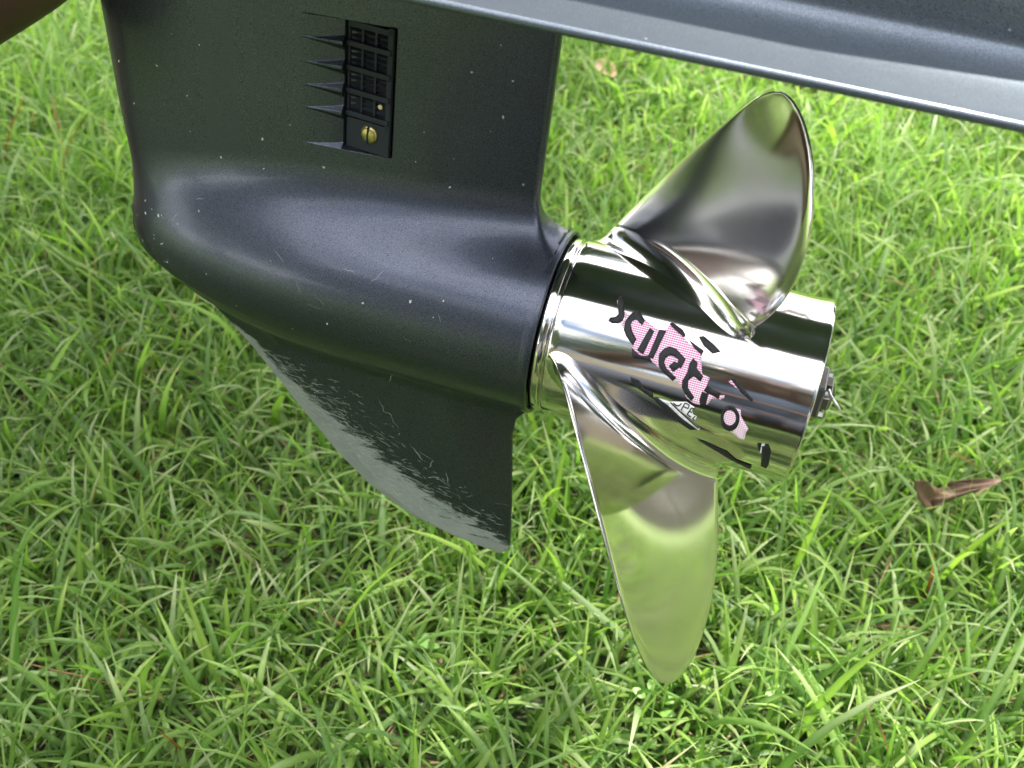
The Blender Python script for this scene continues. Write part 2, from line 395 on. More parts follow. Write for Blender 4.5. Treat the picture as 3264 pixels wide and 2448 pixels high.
plate = np_mesh('cavitation_plate', PV.reshape(-1, 3), Qp, M_PAINT2, unit)
bm = bmesh.new(); bm.from_mesh(plate.data); bmesh.ops.holes_fill(bm, edges=[e for e in bm.edges if e.is_boundary]); bmesh.ops.recalc_face_normals(bm, faces=bm.faces); bm.to_mesh(plate.data); bm.free()
lathe_s = [(.0, .011), (.075, .011), (.076, .009), (.10, .009), (.102, .002)]
ds = lathe('drive_shaft', lathe_s, M_PIN, unit, 24); ds.location = (-.19, 0, .292); ds.rotation_euler = (0, -math.pi / 2, 0)

# intake cover in its recess
cx = -.127; c0 = (cx + .3145) / (.3145 + XTE); T0 = float(leg_T(c0)); T1 = float(leg_T(c0 + .05)); slope = math.atan((T1 - T0) / (.05 * .2933))
MI = Matrix.Translation((cx, -(T0 - .0022), (IN_Z0 + IN_Z1) / 2)) @ Matrix.Rotation(slope, 4, 'Z')
W2, H2 = .0155, .0385      # half width / height
zc = (IN_Z0 + IN_Z1) / 2
bm = bmesh.new()
box_bm(bm, (0, .0020, 0), (.029, .0008, .076), MI)                         # dark sheet standing in for the shade behind the grille
bm_obj('intake_shade', bm, M_DARK, unit)
bm = bmesh.new()
zb = RIDGES[3] - .0025 - zc
def cover_plate():
    vs = []
    for (sx_, sz_, r) in ((-1, -1, .001), (1, -1, .003), (1, 1, .001), (-1, 1, .001)): pass
box_bm(bm, (0, 0, (-H2 + .0004 + zb) / 2), (2 * W2 - .0012, .0024, zb + H2 - .0006), MI)   # solid foot that carries the screw
box_bm(bm, (0, 0, H2 - .0022), (2 * W2 - .001, .0024, .0036), MI)
box_bm(bm, (W2 - .0022, 0, .008), (.0036, .0024, .062), MI)
box_bm(bm, (-W2 + .0012, .0003, .008), (.0020, .0020, .062), MI)
for xx in (-.0052, .0036): box_bm(bm, (xx, .0004, .008), (.0017, .0018, .061), MI)
cover = bm_obj('intake_cover', bm, M_COVER, unit, bevel=.0004)
def child(bmf, name, mat, parent, **k): return bm_obj(name, bmf, mat, parent, **k)
zz = [IN_Z1 - .003] + list(RIDGES)
for i in range(4):
    bm = bmesh.new(); box_bm(bm, (-.0004, -.0010, RIDGES[i] - zc), (2 * W2 - .0014, .0026, .0034), MI)
    child(bm, 'rib', M_COVER, cover, bevel=.0006)
    for j in range(3):
        bm = bmesh.new()
        zl = RIDGES[i] - zc + .0042 + j * .0034
        if zl > H2 - .004: bm.free(); continue
        m2 = MI @ Matrix.Translation((0, .0008, zl)) @ Matrix.Rotation(math.radians(38), 4, 'X')
        box_bm(bm, (0, 0, 0), (2 * W2 - .004, .0024, .0007), m2)
        child(bm, 'louvre', M_COVER, cover)
# slotted screw
bm = bmesh.new()
n = 40; rr = .0056; dome = []
for k, (r_, h_) in enumerate(((rr, 0), (rr, .0008), (rr * .93, .0014), (rr * .7, .0021), (rr * .4, .0025), (0.0001, .0026))):
    dome.append((r_, h_))
DV = np.array([[r_ * math.cos(a), -h_, r_ * math.sin(a)] for r_, h_ in dome for a in np.linspace(0, 2 * np.pi, n, endpoint=False)])
SCM = MI @ Matrix.Translation((.0016, -.0012, -.0262)) @ Matrix.Rotation(math.radians(4), 4, 'Y')
DV = np.array([SCM @ Vector(v) for v in DV])
me_ = np_mesh('screw', DV, grid_faces(len(dome), n, True), M_BRASS, cover)
bm = bmesh.new(); bm.from_mesh(me_.data); bmesh.ops.recalc_face_normals(bm, faces=bm.faces); bm.to_mesh(me_.data); bm.free()
bm = bmesh.new(); box_bm(bm, (0, -.0022, 0), (.0011, .0014, 2 * rr * .96), SCM)
bm_obj('screw_slot', bm, M_DARK, cover)
bm = bmesh.new(); bmesh.ops.create_icosphere(bm, subdivisions=2, radius=.0016, matrix=MI @ Matrix.Translation((.0078, -.0004, RIDGES[3] - zc + .0085)) @ Matrix.Diagonal((1, .6, 1, 1)))
bm_obj('sand_grain', bm, simple('sand_grain', (.75, .6, .3), .7), cover, smooth=True)

# ------------------------------------------------------------------ propeller
RH = .0585
hp = [(.0000, .030), (.0006, .0568), (.0012, .0574), (.0065, .0577), (.0072, .0570), (.0075, .0558), (.0084, .0556), (.0088, .0572), (.0096, .0581)]
hp += [(x, .0584 + .0004 * math.sin((x - .01) / .155 * math.pi)) for x in np.linspace(.0105, .140, 26)]
hp += [(.150, .0583), (.158, .0585), (.1645, .0590), (.1662, .0591), (.1668, .0588), (.1668, .0568), (.1655, .0560), (.150, .0557), (.120, .0555), (.1195, .033), (.120, .030), (.150, .029), (.152, .027), (.152, .005)]
hub = lathe('propeller', hp, M_HUB, unit, 220)
BL = [(0.0, [0.1973, 0.4386, 0.6661, -0.3711, 0.033, 0.6444, -0.3161, -0.0482, 0.07, 0.0661, 0.0153, -0.0221, 0.0546, -0.0214, 0.0015, -0.0029, -0.0002, 0.0019]),
      (-2 * math.pi / 3, [0.1868, 0.4997, 0.6125, -0.4361, -0.0309, 0.5937, -0.3813, -0.0889, 0.0674, 0.0626, 0.0071, -0.0335, 0.052, -0.016, 0.0002, -0.0274, -0.0235, -0.0141]),
      (2 * math.pi / 3, [0.192, 0.4691, 0.6393, -0.4036, 0.0011, 0.619, -0.3487, -0.0685, 0.0687, 0.0644, 0.0112, -0.0278, 0.0533, -0.0187, 0.0009, -0.004, 0.0, 0.0])]
def blade_mesh(p, off, NS=72, NC=44):
    q = np.concatenate([np.linspace(0, .16, 22, endpoint=False), .16 + .84 * (1 - (1 - np.linspace(0, 1, NS - 22)) ** 2)])
    q[0] = 0; r = RH + (p[0] - RH) * q
    Vp = np.stack([q ** 0, q, q ** 2, q ** 3]); kk = np.sqrt(np.clip(1 - q ** 2.3, 0, 1))
    thm = np.array(p[1:5]) @ Vp; w = (np.array(p[5:8]) @ Vp[:3]) * kk; xm = np.array(p[8:12]) @ Vp; xw = (np.array(p[12:15]) @ Vp[:3]) * kk
    rows = []
    c = (1 - np.cos(np.linspace(0, np.pi, NC))) / 2
    for i in range(len(q)):
        a = np.array([xm[i] - xw[i], r[i] * (thm[i] - w[i])]); b = np.array([xm[i] + xw[i], r[i] * (thm[i] + w[i])])
        L = np.linalg.norm(b - a); t = (b - a) / (L + 1e-9) if L > 1e-5 else np.array([.8, .6])
        nn = np.array([-t[1], t[0]])               # towards -x, +theta : suction side
        hmid = .0030 * (1 - q[i]) ** .8 + .0010
        h = hmid * np.sqrt(np.clip(1 - np.abs(2 * c - 1) ** 5, 0, 1)) + .0004
        h = np.minimum(h, .0006 + .45 * np.minimum(c, 1 - c) * L)
        d = (r[i] - RH); kf = .0125
        f = kf * (1 - math.sqrt(max(0, 1 - (1 - min(d / kf, 1)) ** 2))) * .85 if d < kf else 0
        ext = f * .55
        cam_ = L * 4 * c * (1 - c) * (p[15] + p[16] * q[i] + p[17] * q[i] ** 2)
        base = a[None] - t * ext + (L + 2 * ext) * c[:, None] * t + nn * cam_[:, None]
        h2 = np.minimum(h * .5, .0009); h = h * 1.0
        up = base + nn * (h + f)[:, None]; dn = base - nn * (h2 + f)[:, None]
        if f > 0:     # round the ends of the fillet
            e = np.sqrt(np.clip(1 - (2 * c - 1) ** 8, 0, 1))
            up = base + nn * ((h + f) * np.maximum(e, .15))[:, None]; dn = base - nn * ((h2 + f) * np.maximum(e, .15))[:, None]
        loop = np.concatenate([up, dn[::-1]])
        rr_ = max(r[i] - (.0006 if i == 0 else 0), .0575); th = loop[:, 1] / r[i] + off
        rows.append(np.stack([loop[:, 0], -rr_ * np.cos(th), -rr_ * np.sin(th)], -1))
    V = np.concatenate(rows); return V, grid_faces(len(q), 2 * NC, True)
for off, p in BL:
    V_, Q_ = blade_mesh(p, off)
    bl = np_mesh('blade', V_, Q_, M_BLADE, hub)
    bm = bmesh.new(); bm.from_mesh(bl.data)
    bmesh.ops.remove_doubles(bm, verts=bm.verts, dist=1e-6)
    bmesh.ops.recalc_face_normals(bm, faces=bm.faces); bm.to_mesh(bl.data); bm.free()
    bl.data.polygons.foreach_set('use_smooth', np.ones(len(bl.data.polygons), bool))
# nut, washer, cotter pin
lathe('thrust_washer', [(.150, .006), (.150, .0225), (.1675, .0225), (.1685, .0218), (.1685, .006)], M_NUT, unit, 48)
bm = bmesh.new(); r_ = bmesh.ops.create_cone(bm, cap_ends=True, segments=6, radius1=.0190, radius2=.0190, depth=.010)
bmesh.ops.transform(bm, matrix=Matrix.Translation((.1705, 0, 0)) @ Matrix.Rotation(.3, 4, 'X') @ Matrix.Rotation(math.pi / 2, 4, 'Y'), verts=bm.verts)
nut = bm_obj('propeller_nut', bm, M_NUT, unit, bevel=.0012)
M_BLADE.node_tree.nodes['Principled BSDF'].inputs['Specular IOR Level'].default_value = .5
for i in range(6):
    bm = bmesh.new(); a = i * math.pi / 3 + .3
    box_bm(bm, (.1770, 0, .0125), (.0045, .0075, .0045), Matrix.Rotation(a, 4, 'X')); bm_obj('castle_tooth', bm, M_NUT, nut, bevel=.0006)
lathe('shaft_end', [(.165, .0092), (.180, .0092), (.1815, .008), (.1815, .0005)], M_NUT, unit, 24)
pv = [(.1770, -.012, .0125), (.1785, -.017, .0120), (.1815, -.0200, .0105), (.1845, -.0210, .0080), (.1855, -.0210, .0060)]
V_, Q_ = tube_np(pv, [.0010] * 5, 8); np_mesh('cotter_pin', V_, Q_, M_PIN, unit)
DECAL = {"PATCH":{"patch1":[[0.0478,-0.8771],[0.0524,-0.8582],[0.0564,-0.9139],[0.0616,-0.8501],[0.0667,-0.8078],[0.0709,-0.7812],[0.0746,-0.8049],[0.0756,-0.8765],[0.0844,-0.7919],[0.0897,-0.7327],[0.096,-0.6851],[0.0991,-0.6489],[0.0995,-0.5878],[0.1018,-0.4723],[0.1067,-0.4508],[0.1063,-0.3653],[0.1094,-0.3284],[0.1144,-0.311],[0.1175,-0.3223],[0.1177,-0.2839],[0.115,-0.25],[0.1107,-0.242],[0.1099,-0.1757],[0.1057,-0.139],[0.1013,-0.137],[0.0962,-0.181],[0.0934,-0.249],[0.0881,-0.3296],[0.0829,-0.3827],[0.0757,-0.4135],[0.0715,-0.4452],[0.0692,-0.4983],[0.0651,-0.4731],[0.061,-0.4478],[0.0581,-0.5367],[0.0584,-0.5637],[0.0522,-0.65],[0.05,-0.6915],[0.0478,-0.7333],[0.0491,-0.7916]],"patch2":[[0.0416,-0.9615],[0.0443,-1.0299],[0.0484,-0.8757],[0.0493,-0.7926],[0.0482,-0.7288],[0.0445,-0.7273],[0.0406,-0.7367],[0.0409,-0.7674],[0.0439,-0.8075],[0.045,-0.8394]],"patch3":[[0.1255,-0.2254],[0.1285,-0.2241],[0.13,-0.1488],[0.1361,-0.0355],[0.1354,0.0158],[0.1358,0.1196],[0.1331,0.133],[0.1262,0.065],[0.1214,0.0371],[0.1183,-0.1283],[0.1206,-0.2175]],"patch4":[[0.1168,-0.4541],[0.1188,-0.4886],[0.1262,-0.4098],[0.125,-0.3915]]},"LETTER":{"s":[[0.0425,-0.9799],[0.0436,-1.0263],[0.0449,-1.0065],[0.0469,-0.9169],[0.0486,-0.8296],[0.0486,-0.7762],[0.0465,-0.7406],[0.043,-0.727],[0.0407,-0.7401],[0.0412,-0.7683],[0.0442,-0.789],[0.0455,-0.8255],[0.0438,-0.9018]],"t":[[0.0524,-0.8582],[0.0541,-0.9128],[0.0564,-0.9139],[0.0609,-0.8334],[0.0605,-0.7813],[0.0564,-0.8256],[0.0541,-0.802],[0.0537,-0.7538],[0.0556,-0.6914],[0.0593,-0.625],[0.0584,-0.566],[0.0536,-0.6309],[0.0512,-0.6843],[0.0505,-0.772]],"i":[[0.0655,-0.7693],[0.068,-0.7547],[0.0654,-0.5037],[0.0619,-0.5224]],"l":[[0.0712,-0.7828],[0.0748,-0.7824],[0.074,-0.7245],[0.0716,-0.4842],[0.0688,-0.4967],[0.0695,-0.5505]],"edge1":[[0.0757,-0.8702],[0.077,-0.883],[0.0836,-0.8407],[0.0862,-0.7938],[0.0861,-0.774],[0.0803,-0.8185]],"edge2":[[0.0887,-0.7535],[0.0989,-0.6859],[0.0986,-0.6464],[0.0932,-0.6978]],"e":[[0.0755,-0.4764],[0.075,-0.5506],[0.077,-0.6105],[0.0795,-0.6408],[0.0833,-0.6329],[0.0899,-0.5624],[0.0889,-0.4688],[0.0862,-0.4754],[0.0866,-0.5407],[0.0836,-0.565],[0.0807,-0.5641],[0.0787,-0.5295],[0.0784,-0.4774],[0.0807,-0.4242],[0.0877,-0.354],[0.0864,-0.3237],[0.079,-0.3904],[0.0766,-0.4304]],"e_bit":[[0.0821,-0.4561],[0.0845,-0.5119],[0.0886,-0.4865],[0.085,-0.4121]],"t2":[[0.0943,-0.5887],[0.0971,-0.5577],[0.0975,-0.5026],[0.1023,-0.4428],[0.1019,-0.3894],[0.0976,-0.4269],[0.0961,-0.4069],[0.0946,-0.3611],[0.0957,-0.2877],[0.1006,-0.2105],[0.0997,-0.1685],[0.0951,-0.2307],[0.0925,-0.2848],[0.0919,-0.3479],[0.0934,-0.4389],[0.0933,-0.5338]],"t3":[[0.1063,-0.3653],[0.1092,-0.3405],[0.1146,-0.3212],[0.1144,-0.267],[0.1092,-0.2945],[0.1073,-0.2984],[0.1053,-0.3084]],"t4":[[0.1045,-0.2911],[0.108,-0.2884],[0.1081,-0.1733],[0.1056,-0.1457],[0.1043,-0.2089]],"m1":[[0.0941,-0.8178],[0.0966,-0.8297],[0.1025,-0.7793],[0.1081,-0.7223],[0.1043,-0.6881],[0.0984,-0.7408]],"m2":[[0.1183,-0.4929],[0.1199,-0.5043],[0.1241,-0.4506],[0.1334,-0.342],[0.1328,-0.3327],[0.1257,-0.3948]],"st1":[[0.0619,-0.2344],[0.0669,-0.2253],[0.0712,-0.1566],[0.0768,-0.1356],[0.0776,-0.0817],[0.0725,-0.1132],[0.0659,-0.1641],[0.0631,-0.2058]],"st2":[[0.0777,-0.0898],[0.0803,-0.0962],[0.087,-0.0433],[0.0974,0.071],[0.1073,0.155],[0.1039,0.1792],[0.0981,0.1357],[0.0896,0.0522],[0.0827,-0.0193]],"st3":[[0.1088,0.2944],[0.1135,0.3112],[0.1231,0.3571],[0.1278,0.3755],[0.1342,0.4933],[0.1449,0.5459],[0.1445,0.6269],[0.1322,0.5194],[0.1254,0.4408],[0.1155,0.3532]],"m3":[[0.1466,0.13],[0.1491,0.1038],[0.1518,0.1861],[0.1534,0.3963],[0.1529,0.4846],[0.1501,0.4619],[0.148,0.2561]],"m4":[[0.1436,0.1287],[0.1454,0.1164],[0.146,0.2301]],"m5":[[0.0603,-0.4446],[0.0585,-0.5255],[0.0643,-0.4759],[0.0693,-0.4924],[0.071,-0.4555],[0.0675,-0.4625]],"o":[[0.1292,-0.1228],[0.1296,-0.0858],[0.1295,-0.0485],[0.1292,-0.0133],[0.1284,0.0171],[0.1274,0.0403],[0.1261,0.0542],[0.1246,0.0575],[0.1232,0.0497],[0.1217,0.0318],[0.1204,0.0053],[0.1194,-0.0275],[0.1187,-0.0641],[0.1183,-0.1017],[0.1184,-0.1378],[0.1188,-0.1703],[0.1195,-0.1971],[0.1206,-0.2168],[0.1219,-0.2283],[0.1233,-0.2308],[0.1248,-0.2244],[0.1262,-0.2092],[0.1274,-0.1863],[0.1285,-0.157],[0.1292,-0.1228],[0.127,-0.118],[0.1266,-0.1387],[0.1259,-0.1565],[0.1251,-0.1704],[0.1242,-0.1795],[0.1233,-0.1832],[0.1224,-0.1813],[0.1216,-0.174],[0.1209,-0.1616],[0.1204,-0.1449],[0.1201,-0.125],[0.1201,-0.1031],[0.1203,-0.0805],[0.1207,-0.059],[0.1214,-0.0399],[0.1222,-0.0248],[0.1231,-0.0148],[0.124,-0.0107],[0.1249,-0.0128],[0.1257,-0.021],[0.1264,-0.0346],[0.1269,-0.0526],[0.1272,-0.0734],[0.1272,-0.0958],[0.127,-0.118]]},"WHITE":{"w1":[[0.0803,-0.0962],[0.0878,-0.093],[0.109,0.1347],[0.1085,0.1615],[0.0974,0.0788],[0.0877,-0.0401]],"w2":[[0.0878,-0.093],[0.0972,-0.1407],[0.1025,-0.1071],[0.1016,-0.0651],[0.1029,-0.0193],[0.1053,-0.0096],[0.1049,0.0574],[0.0955,-0.0153]],"w3":[[0.1456,0.1151],[0.1474,0.1029],[0.1482,0.2335],[0.1462,0.2383]]},"STROKE":[[[0.0881,-0.0823],[0.108,0.138],[0.1083,0.1241],[0.0884,-0.0938]],[[0.0897,-0.0869],[0.0918,-0.0656],[0.0921,-0.0772],[0.09,-0.0984]],[[0.092,-0.0649],[0.0937,-0.07],[0.0936,-0.0829],[0.0919,-0.0778]],[[0.094,-0.0736],[0.0949,-0.1096],[0.0943,-0.1153],[0.0934,-0.0794]],[[0.0958,-0.0318],[0.0969,-0.1276],[0.0963,-0.1305],[0.0951,-0.0349]],[[0.0965,-0.1229],[0.0991,-0.1109],[0.0993,-0.1232],[0.0967,-0.1351]],[[0.0989,-0.1171],[0.0989,-0.0744],[0.0995,-0.0744],[0.0995,-0.1171]],[[0.0992,-0.0808],[0.0963,-0.087],[0.0963,-0.0741],[0.0992,-0.0679]],[[0.0999,-0.0021],[0.1013,-0.0927],[0.1007,-0.0967],[0.0992,-0.0064]],[[0.1009,-0.0885],[0.1025,-0.0796],[0.1027,-0.092],[0.1011,-0.1009]],[[0.1002,-0.0424],[0.102,-0.034],[0.1021,-0.0469],[0.1004,-0.0553]],[[0.0994,0.0022],[0.1019,0.0224],[0.1022,0.0094],[0.0997,-0.0106]],[[0.1035,0.0349],[0.1046,-0.0087],[0.1041,-0.0154],[0.1029,0.028]],[[0.1031,0.0382],[0.1046,0.0488],[0.1048,0.0353],[0.1033,0.0248]]]}# ------------------------------------------------------------------ worn decal on the hub (thin vinyl pieces lying on the steel)
def decal_mat(name, colr, rough=.35):
    return simple(name, colr, rough, noise=.1)
M_BLACK = simple('black_vinyl', (.008, .008, .009), .6, noise=.4, scale=300)
M_WHITE = simple('white_vinyl', (.80, .80, .78), .4, noise=.08)
def halftone():
    m, n, b = mat_new('pink_halftone_vinyl')
    uv = N(n, 'ShaderNodeUVMap'); uv.uv_map = 'UVMap'
    sp = N(n, 'ShaderNodeSeparateXYZ'); n.links.new(uv.outputs[0], sp.inputs[0])
    a = math_n(n, 'SINE', math_n(n, 'MULTIPLY', sp.outputs[0], 2 * math.pi)); c = math_n(n, 'SINE', math_n(n, 'MULTIPLY', sp.outputs[1], 2 * math.pi))
    s = math_n(n, 'ADD', math_n(n, 'MULTIPLY', a, .5), math_n(n, 'MULTIPLY', c, .8))
    oc = N(n, 'ShaderNodeTexCoord').outputs['Object']
    nz = N(n, 'ShaderNodeSeparateXYZ'); n.links.new(oc, nz.inputs[0])
    th = ramp_n(n, nz.outputs[2], -.02, .03)         # dots grow towards the top of the print
    s2 = ramp_n(n, math_n(n, 'ADD', s, math_n(n, 'MULTIPLY', th, .75)), .38, .95)
    n.links.new(mix_n(n, s2, (.84, .82, .83, 1), (.66, .10, .36, 1)), b.inputs['Base Color']); b.inputs['Roughness'].default_value = .4
    return m
M_PINK = halftone()
def decal(name, pts, mat, lift, scale=(1 / .0013, 1 / .0013), grow=0.):
    bm = bmesh.new(); P = np.array(pts); P[:, 1] *= RH
    if grow:
        A_ = .5 * np.sum(P[:, 0] * np.roll(P[:, 1], -1) - np.roll(P[:, 0], -1) * P[:, 1]); e_ = np.roll(P, -1, 0) - np.roll(P, 1, 0)
        P = P + np.stack([e_[:, 1], -e_[:, 0]], 1) / (np.linalg.norm(e_, axis=1)[:, None] + 1e-9) * grow * np.sign(A_)
    P[:, 1] /= RH
    vs = [bm.verts.new((u, v * RH, 0)) for u, v in P]
    es = [bm.edges.new((vs[i], vs[(i + 1) % len(vs)])) for i in range(len(vs))]
    try: f = bm.faces.new(vs)
    except Exception: pass
    for ax in (0, 1):
        lo, hi = min(v.co[ax] for v in bm.verts), max(v.co[ax] for v in bm.verts)
        for t in np.arange(lo + .0011, hi, .0022):
            co = [0, 0, 0]; no = [0, 0, 0]; co[ax] = t; no[ax] = 1
            bmesh.ops.bisect_plane(bm, geom=bm.verts[:] + bm.edges[:] + bm.faces[:], plane_co=co, plane_no=no)
    bmesh.ops.triangulate(bm, faces=bm.faces)
    uvl = bm.loops.layers.uv.new('UVMap')
    for f in bm.faces:
        for l in f.loops: l[uvl].uv = (l.vert.co.x * scale[0], l.vert.co.y * scale[1])
    for v in bm.verts:
        r = RH + .0004 + lift; th = v.co.y / RH; x = v.co.x
        v.co = (x, -r * math.cos(th), -r * math.sin(th))
    bmesh.ops.recalc_face_normals(bm, faces=bm.faces)
    me = bpy.data.meshes.new(name); bm.to_mesh(me); bm.free()
    o = link(name, me, mat, hub)
    md = o.modifiers.new('thickness', 'SOLIDIFY'); md.thickness = .00012; md.offset = 1
    return o
for k_, v_ in DECAL['PATCH'].items(): decal('decal_patch', v_, M_PINK, .00008, grow=-.0004)['label'] = 'pink dotted scrap of worn sticker'
for k_, v_ in DECAL['WHITE'].items(): decal('decal_scrap', v_, M_WHITE, .00006)['label'] = 'white scrap of worn sticker'
for k_, v_ in DECAL['LETTER'].items():
    decal('decal_letter' if k_ in 'stileot2t3' else 'decal_stripe', v_, M_BLACK, .00022, grow=0. if k_ == 'o' else .00035)
for v_ in DECAL['STROKE']: decal('decal_small_letter', v_, M_BLACK, .00022)

# ------------------------------------------------------------------ ground
def ground_mat():
    m, n, b = mat_new('lawn_soil')
    oc = N(n, 'ShaderNodeTexCoord').outputs['Object']
    a = N(n, 'ShaderNodeTexNoise', Scale=60.0, Detail=8.0, Roughness=.7); n.links.new(oc, a.inputs['Vector'])
    g = N(n, 'ShaderNodeTexNoise', Scale=1.3, Detail=4.0); n.links.new(oc, g.inputs['Vector'])
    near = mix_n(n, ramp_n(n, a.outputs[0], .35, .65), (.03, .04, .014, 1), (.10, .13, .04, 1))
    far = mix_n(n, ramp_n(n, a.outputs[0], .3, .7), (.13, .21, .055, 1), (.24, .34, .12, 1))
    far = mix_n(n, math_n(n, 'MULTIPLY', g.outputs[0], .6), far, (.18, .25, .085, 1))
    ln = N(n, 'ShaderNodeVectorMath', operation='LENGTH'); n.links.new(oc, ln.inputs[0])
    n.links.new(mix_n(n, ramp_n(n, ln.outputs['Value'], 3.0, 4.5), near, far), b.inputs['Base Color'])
    b.inputs['Roughness'].default_value = .9
    bp = N(n, 'ShaderNodeBump', Strength=.8, Distance=.02); n.links.new(a.outputs[0], bp.inputs['Height']); n.links.new(bp.outputs[0], b.inputs['Normal'])
    return m
ga = np.concatenate([-np.geomspace(150, 4, 10), np.linspace(-3.5, 3.5, 71), np.geomspace(4, 150, 10)])
GX, GY = np.meshgrid(ga, ga + 1.0, indexing='ij')
def gh(x, y): return .012 * np.sin(x * 2.1 + 1) * np.cos(y * 1.7) + .006 * np.sin(x * 7.3 + y * 3.1) * np.exp(-(x * x + y * y) / 30)
gnd = np_mesh('ground', np.stack([GX, GY, gh(GX, GY) * np.exp(-(GX ** 2 + GY ** 2) / 60)], -1).reshape(-1, 3), grid_faces(len(ga), len(ga)), ground_mat())
tag(gnd, kind='structure')

def grass_mat():
    m, n, b = mat_new('grass_blades')
    at = N(n, 'ShaderNodeAttribute', attribute_name='col')
    out = n.nodes['Material Output']
    n.links.new(at.outputs['Color'], b.inputs['Base Color']); b.inputs['Roughness'].default_value = .45
    b.inputs['Specular IOR Level'].default_value = .42
    tr = N(n, 'ShaderNodeBsdfTranslucent')
    hs = N(n, 'ShaderNodeMixRGB', blend_type='MULTIPLY'); hs.inputs[0].default_value = 1; hs.inputs[2].default_value = (1.15, 1.35, .60, 1)
    n.links.new(at.outputs['Color'], hs.inputs[1]); n.links.new(hs.outputs[0], tr.inputs[0])
    ms = N(n, 'ShaderNodeMixShader'); ms.inputs[0].default_value = .50
    n.links.new(b.outputs[0], ms.inputs[1]); n.links.new(tr.outputs[0], ms.inputs[2]); n.links.new(ms.outputs[0], out.inputs[0])
    return m
M_GRASS = grass_mat()
def blades(Nb, x, y, length, width, lean, curve, colr, tipc, segs=5, az=None, twist=.6, fold=.22, z0=0., taper=2.2, ribs=False):
    az = rng.uniform(0, 2 * np.pi, Nb) if az is None else az
    t = np.linspace(0, 1, segs + 1)[None]                     # along blade
    phi = lean[:, None] + curve[:, None] * t ** 1.5           # angle from vertical
    dl = length[:, None] / segs
    hz = np.concatenate([np.zeros((Nb, 1)), np.cumsum(np.sin((phi[:, 1:] + phi[:, :-1]) / 2) * dl, 1)], 1)
    vz = np.concatenate([np.zeros((Nb, 1)), np.cumsum(np.cos((phi[:, 1:] + phi[:, :-1]) / 2) * dl, 1)], 1)
    sway = rng.normal(0, .13, Nb)[:, None] * t ** 2 * length[:, None]
    ca, sa = np.cos(az)[:, None], np.sin(az)[:, None]
    cx = x[:, None] + hz * ca - sway * sa; cy = y[:, None] + hz * sa + sway * ca
    cz = gh(x, y)[:, None] + vz + z0
    cz = np.maximum(cz, gh(x, y)[:, None] + .003 + .012 * rng.random(Nb)[:, None])
    w = width[:, None] * .5 * np.clip(1.05 - t ** taper, .02, 1) * np.minimum(1, .55 + t * 2.5)
    ta = rng.normal(0, twist, Nb)[:, None] + rng.normal(0, .5, Nb)[:, None] * t
    wx = -sa * np.cos(ta) * w + ca * np.cos(phi) * np.sin(ta) * w; wy = ca * np.cos(ta) * w + sa * np.cos(phi) * np.sin(ta) * w; wz = -np.sin(phi) * np.sin(ta) * w
    L = np.stack([cx - wx, cy - wy, cz - wz], -1); R = np.stack([cx + wx, cy + wy, cz + wz], -1)
    if ribs:       # folded along the midrib
        Mv = np.stack([cx, cy, cz], -1); wv = R - Mv; tv = np.gradient(Mv, axis=1); nv_ = np.cross(tv, wv); nv_ /= np.linalg.norm(nv_, axis=-1, keepdims=True) + 1e-9
        Mv = Mv + nv_ * (w * rng.uniform(.15, .75, Nb)[:, None])[..., None]
        V = np.stack([L, Mv, R], 2); k = segs + 1
        base = (np.arange(Nb) * k * 3)[:, None]; j = np.arange(segs)[None] * 3
        Q = np.concatenate([np.stack([base + j + o, base + j + 1 + o, base + j + 4 + o, base + j + 3 + o], -1).reshape(-1, 4) for o in (0, 1)])
        tt = t[..., None, None] * np.ones((Nb, 1, 3, 1))
        C = colr[:, None, None, :] * (1 - tt ** 3) + tipc[:, None, None, :] * tt ** 3
        C = C * np.array([1.0, 1.22, 1.0])[None, None, :, None]
        return V.reshape(-1, 3), Q, C.reshape(-1, 3)
    V = np.stack([L, R], 2)                                    # Nb, seg+1, 2, 3
    k = segs + 1
    base = (np.arange(Nb) * k * 2)[:, None]; j = np.arange(segs)[None] * 2
    Q = np.stack([base + j, base + j + 1, base + j + 3, base + j + 2], -1).reshape(-1, 4)
    tt = t[..., None, None] * np.ones((Nb, 1, 2, 1))
    C = colr[:, None, None, :] * (1 - tt ** 3) + tipc[:, None, None, :] * tt ** 3
    C = C * (.72 + .28 * tt ** .5) if False else C
    return V.reshape(-1, 3), Q, C.reshape(-1, 3)
def scatter(Nb, x0, x1, y0, y1):
    return rng.uniform(x0, x1, Nb), rng.uniform(y0, y1, Nb)
def palette(n, warm=0.):
    h = rng.random(n)[:, None]; s = rng.random(n)[:, None]
    a = np.array([.072, .160, .024]); b_ = np.array([.255, .375, .075]); c = np.array([.150, .280, .085])
    col_ = a * (1 - h) + b_ * h; col_ = col_ * (1 - .45 * s) + c * .45 * s
    return col_ * rng.uniform(.8, 1.2, (n, 1))
def patch_noise(x, y, f=1.):
    return (np.sin(x * 5.1 * f + 1.3 * np.sin(y * 3.7 * f)) + np.sin(y * 6.3 * f + 1.7 * np.sin(x * 4.1 * f + 2)) + np.sin((x + y) * 9.7 * f)) / 3
